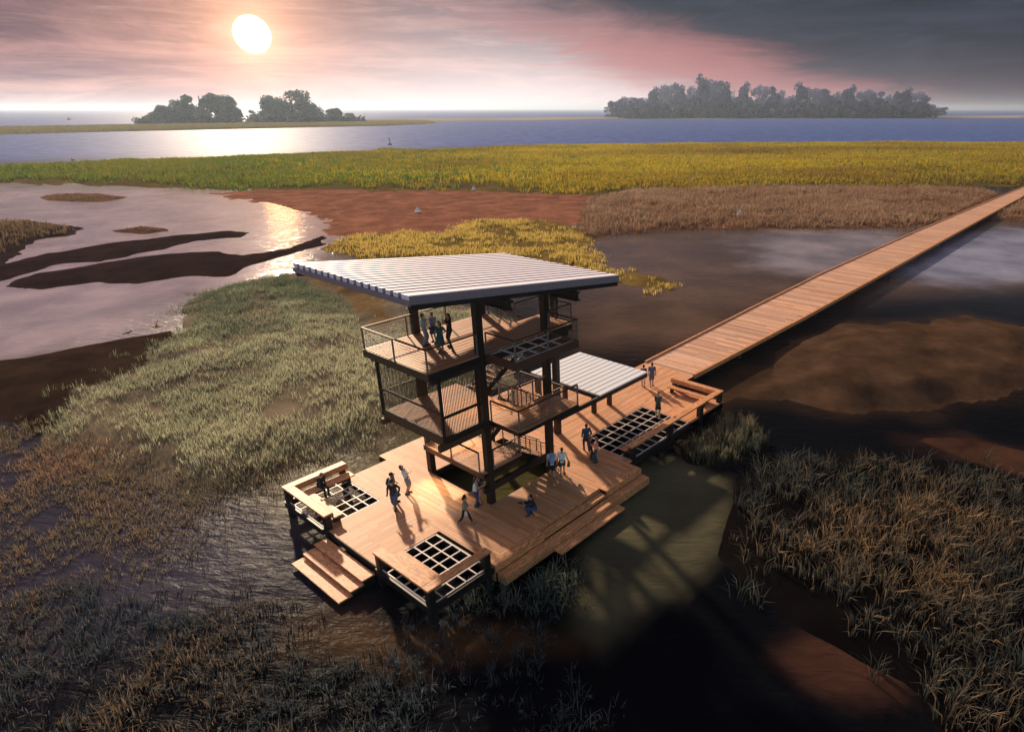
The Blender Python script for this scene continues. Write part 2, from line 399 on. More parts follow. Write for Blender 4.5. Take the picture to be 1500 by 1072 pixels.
def tote(P, p, label, c, size=(.16, .10, .22)):
    r = empty('shoulder_bag', P['world'](p), label, 'bag', None, R_(P['az']))
    b = MB(); x, y, z = size
    vs = [(-x/2, -y*.5, 0), (x/2, -y*.5, 0), (x/2, y*.5, 0), (-x/2, y*.5, 0), (-x*.62, -y*.7, -z), (x*.62, -y*.7, -z), (x*.62, y*.7, -z), (-x*.62, y*.7, -z)]
    b.add(vs, [(3, 2, 1, 0), (4, 5, 6, 7), (0, 1, 5, 4), (1, 2, 6, 5), (2, 3, 7, 6), (3, 0, 4, 7)]).build('bag', cloth(c, 'bag %.3f' % c[0]), r, bevel=.015)
    MB().tube([(-x*.3, 0, 0), (-x*.2, 0, .10), (0, 0, .13), (x*.2, 0, .10), (x*.3, 0, 0)], .010, 6).build('handle', cloth(c, 'bag %.3f' % c[0]), r, True)
    return r
CAM, AWAY, IR, IL = 219, 39, -51, 129                       # facing towards the viewpoint, away, to either side
# seated man on the far bench
P = person('man in dark suit sitting on the timber bench with head bowed', (-19.95, 13.62, -.08), -78, 1.72, lean=.32, hip_z=.62, hip_x=-.05, feet=((.40, .09), (.36, -.10)), hands=((.30, .10, .02), (.30, -.10, .02)), head=(.5, 0),
           top=(.022, .026, .026), top_len='long', bottom=(.018, .026, .02), hair=(.16, .08, .04))
P = person('man in black jacket and blue jeans walking towards the steps with a camera', (-18.36, 9.4, 0), CAM, 1.71, feet=((.10, .05), (-.14, -.05)), foot_z=(0, .03), hands=((.05, .30, .06), (.10, -.26, .02)), head=(.1, 0),
           top=(.016, .018, .012), top_len='long', bottom=(.07, .11, .22), hair=(.02, .015, .012), hat=(.014, .014, .016))
hand_camera(P, P['T'](.10, .33, -.0), 'black camera held at the side of the man in black jacket', R_(0))
P = person('man in black cap and grey blue shirt wearing a black backpack', (-18.02, 9.95, 0), IR-6, 1.72, feet=((.05, .09), (-.05, -.09)), hands=((.18, .16, .16), (.05, -.26, -.02)),
           top=(.14, .22, .26), bottom=(.16, .24, .34), hat=(.010, .012, .012), skin=SKIN_D)
backpack(P, 'black backpack worn by the man in the black cap', (.010, .013, .013), (.01, .01, .01))
P = person('woman in white shirt and grey shorts leaning back to look up', (-17.11, 10.15, 0), IR+4, 1.72, lean=-.26, hip_x=.05, feet=((.03, .09), (-.05, -.09)), hands=((.26, -.04, .28), (.25, .05, .24)), head=(-.5, 0),
           top=(.72, .80, .86), bottom=(.22, .27, .26), bottom_kind='shorts', hair=(.035, .018, .012), hair_kind='long', female=True)
P = person('curly haired woman in tan top and black trousers striding across the deck', (-16.97, 5.6, 0), IR, 1.62, lean=.05, feet=((.33, .06), (-.36, -.06)), foot_z=(.0, .05), hands=((.22, .02, .30), (.24, -.04, .26)), head=(.3, 0),
           top=(.30, .24, .15), top_len='long', bottom=(.010, .012, .010), bottom_kind='leggings', hair=(.012, .010, .009), hair_kind='curly', female=True, shoe=(.20, .19, .18))
tote(P, P['T'](.12, -.20, .02), 'small white bag at the hip of the striding woman', (.60, .52, .50), (.13, .06, .24))
P = person('woman in white vest and blue jeans hugging another by the hole', (-15.62, 6.44, 0), IR+8, 1.66, lean=.08, feet=((.07, .08), (-.02, -.08)), hands=((.44, .10, .46), (.44, -.10, .44)), head=(.1, 0),
           top=(.80, .80, .80), top_len='none', bottom=(.045, .085, .17), hair=(.03, .018, .012), hair_kind='long', female=True)
P = person('woman in dark top and pink trousers being hugged beside a column', (-15.31, 6.42, 0), IL+30, 1.60, feet=((.03, .09), (-.03, -.09)), hands=((.26, .10, .12), (.26, -.10, .12)),
           top=(.055, .055, .05), bottom=(.72, .22, .24), hair=(.03, .018, .012), hair_kind='long', female=True)
P = person('photographer in dark jacket and blue jeans crouching on the deck', (-14.37, 3.72, 0), IL+10, 1.72, lean=.34, hip_z=.42, hip_x=-.18, feet=((.14, .10), (-.02, -.10)), hands=((.37, .03, .52), (.36, -.05, .50)), head=(-.22, 0),
           top=(.014, .024, .026), top_len='long', bottom=(.035, .06, .16), hair=(.02, .016, .013))
hand_camera(P, P['T'](.40, 0, .60)+Vector((.05, 0, -.09)), 'black camera raised to the eye of the crouching photographer')
P = person('man in pale blue patterned shirt and black shorts seen from behind', (-11.21, 5.3, 0), 50, 1.76, lean=.06, feet=((.18, .08), (-.2, -.08)), foot_z=(0, .06), top=(.42, .52, .70), bottom=(.012, .014, .014), bottom_kind='long_shorts', hair=(.07, .045, .02))
backpack(P, 'blue and grey backpack on the man in black shorts', (.20, .32, .58), (.08, .12, .2))
P = person('man in white tee shirt and teal shorts walking with a brown bag', (-10.62, 5.10, 0), 40, 1.66, lean=.05, feet=((-.12, .08), (.16, -.08)), foot_z=(.04, 0), hands=(None, (.04, -.34, -.02)), top=(.78, .82, .82), bottom=(.02, .075, .09), bottom_kind='shorts', hair=(.03, .02, .012))
tote(P, P['T'](.05, -.36, -.10), 'brown bag carried by the man in white tee shirt', (.13, .07, .04), (.30, .12, .22))
P = person('man in dark blue denim jacket and jeans standing by the grating', (-7.72, 5.86, 0), 60, 1.76, lean=-.04, feet=((.12, .10), (-.12, -.12)), hands=((.0, .26, .04), (.06, -.24, .02)), top=(.030, .065, .11), top_len='long', bottom=(.014, .036, .085), hair=(.018, .018, .014), skin=SKIN_D)
P = person('small woman in navy top and black leggings facing her friend', (-8.36, 4.99, 0), IR+20, 1.50, feet=((.03, .10), (-.02, -.12)), hands=((.24, .05, .26), (.24, -.05, .26)), top=(.020, .030, .062), top_len='long', bottom=(.010, .016, .014), bottom_kind='leggings', hair=(.20, .075, .035), hair_kind='long', female=True)
P = person('woman in pink blouse and teal jeans with light brown hair', (-8.42, 4.5, 0), IL-14, 1.64, feet=((.04, .07), (-.02, -.07)), hands=((.24, .08, .24), (.24, -.08, .22)), top=(.80, .28, .25), top_len='long', bottom=(.015, .075, .11), hair=(.17, .12, .05), hair_kind='long', female=True)
P = person('woman in navy blue top and white shorts walking to the boardwalk', (2.04, 8.85, 0), 42, 1.70, feet=((.12, .07), (-.10, -.07)), foot_z=(0, .02), top=(.012, .022, .14), top_len='long', bottom=(.72, .74, .76), bottom_kind='shorts', hair=(.014, .012, .012), female=True)
P = person('man in grey blue shirt and long shorts beside the navy clad woman', (2.52, 8.45, 0), 40, 1.80, feet=((-.10, .08), (.12, -.08)), top=(.075, .12, .20), bottom=(.10, .14, .20), bottom_kind='long_shorts', hair=(.012, .012, .012))
P = person('man in open grey shirt and beige trousers standing on the grating', (-1.36, 5.20, .01), CAM, 1.74, feet=((.06, .10), (-.04, -.09)), hands=((.20, .05, .03), (.20, -.05, .03)), head=(.15, 0), top=(.07, .085, .075), top_len='long', bottom=(.50, .44, .30), hair=(.06, .05, .03))
tote(P, P['T'](.24, .0, .06), 'black bag held in front of the man on the grating', (.010, .012, .010), (.10, .30, .34))
Z3 = 8.10
P = person('woman in pale blue shirt and blue jeans on the top floor', (-15.74, 9.03, Z3), IR+16, 1.60, lean=-.04, feet=((.05, .09), (-.12, -.08)), hands=((.10, .20, .12), (.06, -.24, .06)), top=(.30, .45, .58), bottom=(.17, .27, .40), hair=(.02, .016, .012), female=True)
P = person('person in grey shirt and denim skirt holding a blue bag', (-15.1, 9.2, Z3), CAM-10, 1.46, feet=((.03, .10), (-.03, -.10)), hands=((.22, .06, .10), (.22, -.06, .10)), head=(.35, 0), top=(.22, .30, .38), bottom=(.035, .10, .17), bottom_kind='skirt', hair=(.035, .022, .014), female=True)
tote(P, P['T'](.26, 0, .10), 'blue bag clasped by the person in a denim skirt', (.02, .05, .10), (.10, .20, .20))
P = person('woman in dark teal dress and green shoes by the top railing', (-15.85, 7.67, Z3), CAM-6, 1.52, feet=((.03, .12), (-.03, -.12)), hands=((.16, .24, .24), (.16, -.20, .10)), top=(.012, .075, .075), bottom=(.012, .075, .075), bottom_kind='dress', hair=(.02, .016, .014), hair_kind='long', female=True, shoe=(.03, .10, .05))
P = person('dark haired woman in black top taking a picture on the top floor', (-15.05, 8.0, Z3), IL+40, 1.62, feet=((.03, .10), (-.03, -.10)), hands=((.30, .08, .50), (.28, -.08, .48)), top=(.012, .018, .018), bottom=(.02, .03, .03), hair=(.016, .012, .010), hair_kind='long', female=True)

# ------------------------------------------------------------------ viewing deck
deck = empty('viewing_deck', (-8, 7, WZ), 'broad timber viewing deck on black posts over the marsh', 'deck'); DO = (-8, 7, WZ)
xs = [-21.44, -18.38, -18.11, -15.8, -15.06, -15.04, -10.37, -9.7, -7.3, -6.95, -.65, 1.0, 3.41, 6.1]
ys = [2.19, 2.66, 3.07, 6.2, 5.93, 6.96, 7.1, 10.3, 10.7, 10.92, 11.6, 14.06, 14.85, 16.0]
ys = sorted(ys)
def in_deck(x, y):
    if x < -18.38: return 6.2 < y < 10.7
    if x < -18.11: return 6.2 < y < 14.06
    if -15.06 < x < -10.37 and y < 2.66: return False
    if -15.04 < x < -9.7 and 5.93 < y < 10.92: return False
    if x > -7.3 and y < 3.07: return False
    if -6.95 < x < -.65 and 3.07 < y < 6.96: return False
    if -18.38 < x < -18.11 and y > 10.3: return y < 14.06
    if x < -15.8: return y < 14.06
    if x < -9.7: return y < 14.85
    if x < 1.0: return y < 16.0
    if x > 3.41 and y < 7.1: return False
    return y < 11.6
def sub(f): return lambda x, y: in_deck(x, y) and f(x, y)
edge = lambda x, y: y < 2.66 and x < -7.3
longz = lambda x, y: x < -18.2 or x > -7.3
for f_ in (lambda x: x < -18.2, lambda x: x > -7.3): slab(xs, ys, sub(lambda x, y: f_(x) and not edge(x, y)), -.06, 0, DO).build('floor_boards', M['deck_x'], deck)
slab(xs, ys, sub(lambda x, y: not longz(x, y) and not edge(x, y)), -.06, 0, DO).build('floor_boards', M['deck_y'], deck)
for f_ in (lambda x: x < -13, lambda x: x > -13): slab(xs, ys, sub(lambda x, y: edge(x, y) and f_(x)), -.06, .004, DO).build('edge_board', M['trim'], deck, bevel=.01)
# the joist frame, set back under the boards, and the lit fascia on the water side
slab(xs, ys, in_deck, -.40, -.06, DO).build('joist_frame', M['steel'], deck)
for x0, x1 in ((-18.11, -15.06), (-10.37, -7.3)): MB(DO).box(x0, x1, 2.15, 2.188, -.37, -.004).build('fascia', M['trim'], deck)
MB(DO).box(-15.06, -10.37, 2.62, 2.658, -.19, -.06).build('riser', M['trim'], deck)
MB(DO).box(-21.47, -21.442, 6.2, 10.3, -.14, -.02).build('fascia', M['steel_black'], deck)
MB(DO).box(-18.14, -18.112, 2.2, 2.6, -.85, -.004).build('fascia', M['trim_y'], deck)
# steps that run down to the water
st = [('step', -15.03, -10.40, 2.17, 2.585, -.18, .17), ('step', -18.1, -7.29, 1.59, 2.11, -.36, .44), ('step', -15.1, -10.28, .98, 1.555, -.56, .10)]
for nm, x0, x1, y0, y1, zt, th in st: MB(DO).box(x0, x1, y0, y1, zt-th, zt).build(nm, M['trim'], deck, bevel=.012)
for x0, x1, zt in ((-22.24, -21.60, -.30), (-22.82, -22.16, -.50), (-23.40, -22.74, -.70)):
    MB(DO).box(x0, x1, 6.2, 10.3, zt-.075, zt).build('step', M['trim_y'], deck, bevel=.012)
for y in (6.5, 9.95): MB(DO).add([(-21.5, y-.06, -.38), (-21.5, y+.06, -.38), (-23.2, y-.06, -.82), (-23.2, y+.06, -.82), (-21.5, y-.06, -1.0), (-21.5, y+.06, -1.0), (-23.2, y-.06, -1.1), (-23.2, y+.06, -1.1)], [(0, 2, 3, 1), (4, 5, 7, 6), (0, 1, 5, 4), (2, 6, 7, 3), (0, 4, 6, 2), (1, 3, 7, 5)]).build('stringer', M['steel_black'], deck)
for x, y in [(-18.3, 6.4), (-18.0, 10.1), (-17.8, 2.9), (-12.5, 2.8), (-7.6, 2.9), (-15.3, 13.8), (-9.9, 14.4), (-5, 15.6), (.6, 15.6), (-.9, 9), (3.2, 11.2), (5.9, 11.2), (5.9, 7.4), (-7.3, 7.2), (-16, 14)]:
    MB(DO).tube([(x, y, -.40), (x, y, WZ-1.2)], .14, 10).build('pile', M['steel_black'], deck, True)
# light gratings
def grating(x0, x1, y0, y1, nx, ny, w=.06, z=-.02):
    m = MB(DO)
    for i in range(nx+1): x = x0+(x1-x0)*i/nx; m.box(x-w/2, x+w/2, y0, y1, z-.05, z)
    for j in range(ny+1):
        y = y0+(y1-y0)*j/ny
        for i in range(nx): a = x0+(x1-x0)*i/nx+w/2; b = x0+(x1-x0)*(i+1)/nx-w/2; m.box(a, b, y-w/2, y+w/2, z-.05, z)
    o = m.build('floor_grating', M['grate'], deck)
    return o
grating(-21.40, -18.42, 10.74, 14.36, 5, 6); grating(-21.40, -18.36, 2.40, 6.14, 5, 6, .06, -.015); grating(-6.90, -.70, 3.24, 6.91, 9, 5)
# frames that carry the gratings
MB(DO).box(-21.56, -21.44, 10.70, 14.5, -.38, -.05).box(-21.44, -18.11, 14.40, 14.5, -.38, -.05).build('edge_frame', M['steel_black'], deck)
fr = MB(DO)
fr.box(-21.56, -21.44, 2.24, 6.2, -.42, -.05).box(-21.44, -18.11, 2.24, 2.36, -.42, -.05).box(-18.36, -18.28, 2.36, 6.2, -.38, -.02)
fr.build('edge_frame', M['steel_black'], deck); fr = MB(DO)
fr.box(-6.95, 3.40, 3.07, 3.19, -.42, -.05).box(3.3, 3.42, 3.19, 7.1, -.42, -.062)
fr.build('edge_frame', M['steel_black'], deck)
MB(DO).box(-21.40, -18.42, 4.85, 4.90, -.2, -.075).build('cross_beam', M['steel'], deck)

# benches: each corner bench is a thing of its own
def bench(org, label, parts, posts, seats, aprons, foot=WZ-.6):
    r = empty('bench', org, label, 'bench')
    for x0, x1, y0, y1 in parts: MB(org).box(x0, x1, y0, y1, .75, .85).build('back_cap', M['trim'] if x1-x0 > y1-y0 else M['trim_y'], r, bevel=.015)
    for a in aprons: MB(org).box(*a).build('back_board', M['trim'] if a[1]-a[0] > a[3]-a[2] else M['trim_y'], r, bevel=.008)
    for x0, x1, y0, y1 in seats: MB(org).box(x0, x1, y0, y1, .38, .45).build('seat', M['trim'] if x1-x0 > y1-y0 else M['trim_y'], r, bevel=.012)
    for x0, x1, y0, y1 in posts: MB(org).box(x0, x1, y0, y1, foot, .75).build('post', M['steel_black'], r, bevel=.01)
    for x0, x1, y0, y1 in seats:
        m = MB(org)
        if x1-x0 > y1-y0:
            for x in (x0+.25, x1-.3): m.box(x, x+.06, y0+.05, y1-.05, .0, .38)
        else:
            for y in (y0+.25, y1-.3): m.box(x0+.05, x1-.05, y, y+.06, .0, .38)
        m.build('seat_bracket', M['steel_black'], r)
    return r
bench((-20, 13, 0), 'corner bench where the suited man sits over the plant filled grating',
      [(-21.55, -21.09, 10.31, 14.04), (-21.55, -18.18, 14.04, 14.50)],
      [(-21.50, -21.20, 10.32, 10.62), (-21.50, -21.20, 14.15, 14.45), (-18.5, -18.25, 14.15, 14.45)],
      [(-21.0, -20.54, 10.44, 13.28), (-21.0, -18.2, 13.29, 13.92)], [(-21.09, -18.18, 13.985, 14.035, .56, .80), (-21.10, -21.05, 10.33, 13.98, .56, .80)])
bench((-20, 4, 0), 'corner bench framing the small square grating at the water corner',
      [(-21.58, -21.06, 2.66, 6.17), (-21.58, -18.23, 2.24, 2.66)],
      [(-21.52, -21.22, 2.28, 2.58), (-21.52, -21.22, 5.86, 6.14), (-18.62, -18.27, 2.28, 2.58)],
      [(-21.02, -20.34, 2.75, 5.80)], [])
bench((0, 4, 0), 'long bench round the corner beside the large grating and boardwalk',
      [(-6.95, 3.43, 3.07, 3.50), (2.98, 3.43, 3.50, 7.1)],
      [(-6.85, -6.50, 3.10, 3.40), (-3.2, -2.85, 2.98, 3.30), (.35, .70, 2.98, 3.30), (3.08, 3.38, 3.12, 3.42), (3.08, 3.36, 6.75, 7.05)],
      [(-6.9, 2.2, 3.56, 4.02), (2.28, 2.78, 3.56, 6.95)], [(2.93, 2.975, 3.52, 7.08, .55, .80), (-6.9, 2.9, 3.505, 3.55, .60, .78)])

# ------------------------------------------------------------------ observation tower
TO = (-12.8, 8.4, WZ)
tow = empty('observation_tower', TO, 'three storey steel and timber observation tower under a white sloping roof', 'tower')
RX0, RX1, RY0, RY1 = -19.65, -7.15, 4.0, 12.7
RZ = lambda x: 12.29+(x-RX0)*(10.73-12.29)/(RX1-RX0)
C = .34
cols = [(-15.04, 5.95), (-15.04, 10.89), (-10.69, 5.95), (-10.69, 10.89), (-7.33, 8.52)]
for i, (x, y) in enumerate(cols):
    zt = RZ(x+C/2)-.62
    MB(TO).box(x, x+C, y-.0, y+C, WZ-1.2, zt).build('column', M['steel'], tow, bevel=.012)
# roof: dark deck, white standing ribs, fascia and beams (all tilt about the y axis)
def rslab(m, x0, x1, y0, y1, a, b):                          # between depth a (top) and b (bottom) below the roof plane
    vs = [(x, y, RZ(x)-d) for d in (b, a) for y in (y0, y1) for x in (x0, x1)]
    return m.add(vs, [(0, 2, 3, 1), (4, 5, 7, 6), (0, 1, 5, 4), (2, 6, 7, 3), (0, 4, 6, 2), (1, 3, 7, 5)])
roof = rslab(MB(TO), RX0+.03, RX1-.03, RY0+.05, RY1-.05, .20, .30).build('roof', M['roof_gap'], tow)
NR = 17; pw = (RY1-RY0)/NR
for i in range(NR):
    y0 = RY0+i*pw
    rb_ = rslab(MB(TO), RX0, RX1, y0+(.0 if i == 0 else .20), y0+pw, 0, .199).build('roof_rib', M['roof'], roof, bevel=.012)
    if i: rslab(rslab(MB(TO), RX0+.01, RX1-.01, y0+.186, y0+.199, .004, .198), RX0-.004, RX1, y0+.03, y0+.185, .15, .198).build('shade_strip', M['rib_shade'], roof)  # thin violet strips paint the shade between the ribs
rslab(MB(TO), RX0-.01, RX1+.01, RY0-.05, RY0-.003, .03, .36).build('roof_fascia', M['roof_fascia'], roof)
rslab(MB(TO), RX0-.06, RX0-.012, RY0-.05, RY1+.02, .205, .42).build('roof_fascia', M['roof_fascia'], roof)
rslab(MB(TO), RX0+.02, RX1-.02, RY0+.02, RY0+.20, .31, .58).build('edge_beam', M['steel'], tow)
rslab(MB(TO), RX0+.02, RX1-.02, RY1-.24, RY1-.06, .31, .58).build('edge_beam', M['steel'], tow)
for x in (-15.04, -10.69):
    m = MB(TO); zt = RZ(x+.3)-.60; xc = x+C/2
    m.box(xc-.16, xc+.16, 3.78, RY1-.1, zt-.05, zt).box(xc-.16, xc+.16, 3.78, RY1-.1, zt-.42, zt-.37).box(xc-.025, xc+.025, 3.80, RY1-.1, zt-.37, zt-.05)
    m.build('roof_beam', M['steel'], tow)
# floors
Z1, Z2 = 1.90, 4.65
def floor(xs_, ys_, ins, z, fas, mat=M['floor_up']):
    o = slab(xs_, ys_, ins, z-.05, z, TO).build('floor', mat, tow)
    slab(xs_, ys_, ins, z-fas, z-.05, TO).build('floor_frame', M['steel_black'], o)
    return o
f3 = floor([-17.87, -14.67, -10.46, -8.60], [3.91, 5.98, 8.42, 10.98], lambda x, y: (y > 5.98 and x < -10.46) or (x > -10.46 and 5.98 < y < 8.42), Z3, .36)
MB(TO).box(-17.93, -17.872, 5.94, 11.0, Z3-.38, Z3-.02).build('edge_plate', M['bronze'], f3)
m = MB(TO); m.box(-14.67, -10.46, 3.87, 3.99, Z3-.38, Z3).box(-14.67, -14.55, 3.99, 5.975, Z3-.38, Z3).box(-10.58, -10.46, 3.99, 5.975, Z3-.38, Z3); m.build('bay_frame', M['corten'], f3)
g3 = MB(TO)
for i in range(1, 5): x = -14.55+3.97*i/5; g3.box(x-.035, x+.035, 3.99, 5.97, Z3-.08, Z3-.02)
for y in (4.12, 4.95, 5.8): g3.box(-14.55, -10.58, y-.035, y+.035, Z3-.081, Z3-.021)
g3.build('floor_grating', M['grate'], tow)
for y in (6.1, 7.8, 9.4, 10.7): MB(TO).box(-17.7, -8.9 if y < 8 else -10.6, y-.09, y+.09, Z3-.62, Z3-.362).build('joist', M['steel'], tow)
f2 = floor([-17.30, -14.67, -12.8, -10.5], [3.91, 6.02, 7.7, 10.90], lambda x, y: x < -12.8 and (x < -14.67 and y > 6.02 or x > -14.67) or (x > -12.8 and y < 6.02), Z2, .26)
MB(TO).box(-17.42, -17.302, 5.98, 10.94, Z2-.02, Z2+.16).box(-17.36, -17.302, 5.98, 10.94, Z2-.30, Z2-.02).build('edge_plate', M['bronze'], f2)
m = MB(TO)
for y in (6.15, 10.7): m.box(-17.62, -10.9, y-.10, y+.10, Z2-.58, Z2-.262)
m.box(-17.25, -17.05, 6.2, 10.7, Z2-.50, Z2-.262); m.build('joist', M['corten'], tow)
f1 = floor([-15.30, -12.70], [6.0, 10.86], lambda x, y: True, Z1, .10)
MB(TO).box(-15.36, -15.302, 5.98, 10.88, Z1-.30, Z1-.01).build('edge_plate', M['corten'], f1)
MB(TO).box(-15.3, -10.4, 5.98, 6.16, .72, 1.08).build('brace_beam', M['steel_black'], tow)
MB(TO).box(-15.3, -12.7, 10.6, 10.8, Z1-.42, Z1-.11).box(-15.2, -12.7, 6.2, 6.4, Z1-.42, Z1-.11).build('joist', M['steel_black'], tow)
h1 = floor([-10.5, -8.79], [6.5, 10.2], lambda x, y: True, 3.28, .32)
h2 = floor([-9.9, -8.2], [8.45, 10.8], lambda x, y: True, 6.38, .25)
# stair flights
def flight(x0, z0, x1, z1, y0, y1, n):
    s_ = MB(TO)
    for y in (y0, y1): s_.bar((x0, y, z0-.12), (x1, y, z1-.12), .06, .30)
    o = s_.build('stair', M['steel_black'], tow); t_ = MB(TO)
    for i in range(n):
        x = x0+(x1-x0)*(i+.5)/n; z = z0+(z1-z0)*(i+1)/(n+1); t_.box(x-.14, x+.14, y0+.04, y1-.04, z-.05, z)
    t_.build('tread', M['floor_up'], o)
    hr = MB(TO)
    for y in (y0, y1): hr.bar((x0, y, z0+.95), (x1, y, z1+.95), .06, .05)
    hr.build('handrail', M['corten'], o)
    c_ = MB(TO)
    for y in (y0, y1):
        for i in range(4): q = (i+.3)/3.6; x = x0+(x1-x0)*q; z = z0+(z1-z0)*q; MB(TO).box(x-.025, x+.025, y-.02, y+.02, z, z+.95).build('baluster', M['post'], o)
        for k in range(1, 7): c_.bar((x0, y, z0+.13*k), (x1, y, z1+.13*k), .018, .018)
    c_.build('cable', M['cable'], o)
flight(-9.75, 0, -12.7, Z1, 6.5, 7.7, 10)
flight(-12.7, Z1, -10.5, 3.28, 8.6, 9.8, 8)
flight(-10.5, 3.28, -12.8, Z2, 6.6, 7.6, 8)
flight(-12.8, Z2, -9.9, 6.38, 8.7, 9.8, 10)
flight(-8.3, 6.38, -10.46, Z3, 9.9, 10.75, 9)
# guard rails: cap, posts and cables
def rail(pts, z, name='guard_rail', cap=M['corten'], step=2.1, hgt=1.05, first=True):
    o = MB(TO)
    for a, b in zip(pts[:-1], pts[1:]): o.bar((*a, z+hgt), (*b, z+hgt), .09, .055)
    o = o.build(name, cap, tow)
    c_ = MB(TO); done = set()
    for a, b in zip(pts[:-1], pts[1:]):
        a, b = Vector((*a, 0)), Vector((*b, 0)); n = max(1, round((b-a).length/step))
        for i in range(n+1):
            p = a.lerp(b, i/n); key = (round(p.x, 1), round(p.y, 1))
            if key in done: continue
            done.add(key); MB(TO).box(p.x-.03, p.x+.03, p.y-.03, p.y+.03, z-.12, z+hgt-.03).build('rail_post', M['post'], o)
        for k in range(1, 8): c_.bar((a.x, a.y, z+.125*k), (b.x, b.y, z+.125*k), .016, .016)
    c_.build('cable', M['cable'], o)
rail([(-10.6, 10.95), (-17.84, 10.95), (-17.84, 6.04), (-15.06, 6.04)], Z3)
rail([(-14.64, 5.9), (-14.64, 3.94), (-10.49, 3.94), (-10.49, 5.9)], Z3)
rail([(-10.3, 6.02), (-8.63, 6.02), (-8.63, 8.38), (-10.42, 8.38), (-10.42, 9.6)], Z3, step=1.2)
rail([(-14.64, 5.9), (-14.64, 3.94), (-10.55, 3.94)], Z2); rail([(-12.76, 6.4), (-12.76, 6.02), (-10.6, 6.02)], Z2, step=1.4)
rail([(-15.27, 10.8), (-15.27, 6.35)], Z1); rail([(-14.6, 6.05), (-12.75, 6.05)], Z1, step=1.3, cap=M['corten']); rail([(-14.9, 10.8), (-12.75, 10.8)], Z1)
rail([(-10.4, 6.53), (-8.82, 6.53), (-8.82, 10.15), (-10.4, 10.15)], 3.28, step=1.7); rail([(-9.8, 8.5), (-8.25, 8.5), (-8.25, 9.8)], 6.38, step=1.5)
# wire mesh screens round the middle room
sx0, sx1, sy0, sy1, zb, zt = -17.36, -15.0, 6.02, 10.9, Z2+.02, Z3-.40
sframe = MB(TO).box(sx0-.06, sx0+.06, sy0-.06, sy0+.06, zb-.2, zt).build('screen_frame', M['steel'], tow)
MB(TO).box(sx0-.06, sx0+.06, sy1-.06, sy1+.06, zb-.2, zt).build('screen_post', M['steel'], tow)
m = MB(TO); m.box(sx0-.04, sx0+.04, sy0, sy1, Z2+1.22, Z2+1.32); m.build('mid_rail', M['bronze'], sframe)
m = MB(TO); m.box(sx0, sx1, sy0-.04, sy0+.04, Z2+1.02, Z2+1.14).box(sx0, sx1, sy0-.04, sy0+.04, Z2+.02, Z2+.10); m.build('mid_rail', M['steel_black'], sframe)
m = MB(TO); m.box(sx0, sx1, sy1-.03, sy1+.03, Z2+1.02, Z2+1.10); m.build('mid_rail', M['corten'], sframe)
m = MB(TO)
for k in range(1, 27): x = sx0+(sx1-sx0)*k/27; m.box(x-.012, x+.012, sy0-.012, sy0+.012, zb, zt)
m.build('wire_mesh', M['screen'], sframe)
m = MB(TO)
for k in range(1, 49): y = sy0+(sy1-sy0)*k/49; m.box(sx0-.009, sx0+.009, y-.009, y+.009, zb, zt)
for k in range(1, 30): z = zb+(zt-zb)*k/30; m.box(sx0-.016, sx0-.0095, sy0, sy1, z-.008, z+.008)
m.build('wire_mesh', M['screen'], sframe)
m = MB(TO)
for k in range(1, 25): x = sx0+(sx1-sx0)*k/25; m.box(x-.006, x+.006, sy1-.006, sy1+.006, zb, zt)
for k in range(1, 30): z = zb+(zt-zb)*k/30; m.box(sx0, sx1, sy1-.0125, sy1-.0065, z-.005, z+.005)
m.build('wire_mesh', M['screen'], sframe)
for y in (6.0, 10.85): MB(TO).box(sx1-.3, sx1-.18, y, y+.1, Z2+.02, Z3-.4).build('screen_post', M['steel'], tow)
# small warm lamps fixed to the steel, as lit in the photograph
def lamp(x, y, z, power, label, size=1.15, tgt=None):
    r = empty('downlight', (x, y, z), label, 'lamp')
    MB((x, y, z)).tube([(x, y, z+.10), (x, y, z-.02)], [.07, .085], 12).build('lamp_housing', M['steel_black'], r, True)
    e = NT('warm lamp glass'); em = e.n('ShaderNodeEmission', inp={0: (1, .72, .38, 1), 1: 30.0}); oo = e.n('ShaderNodeOutputMaterial'); e.t.links.new(em.outputs[0], oo.inputs[0])
    MB((x, y, z)).tube([(x, y, z-.021), (x, y, z-.03)], [.07, .068], 12).build('lamp_glass', e.mat, r, True)
    L = bpy.data.lights.new('lamp_light', 'SPOT'); L.energy = power; L.color = (1, .80, .52); L.spot_size = size; L.spot_blend = .9; L.shadow_soft_size = .07
    lo = bpy.data.objects.new('lamp_light', L); col.objects.link(lo); lo.parent = r; lo.location = (0, 0, -.05)
    if tgt: lo.rotation_euler = Vector(tgt).to_track_quat('-Z', 'Y').to_euler()
lamp(-15.6, 10.6, 4.04, 1000, 'small lamp under the screened room casting a pool on the deck', 1.0, (-.10, -.42, -1))
lamp(-14.2, 9.6, 4.28, 300, 'small lamp lighting the lower stair landing', 1.3, (0, -.15, -1))
lamp(-13.8, 7.2, 7.66, 200, 'small lamp beneath the top floor beside the stair', 1.6)

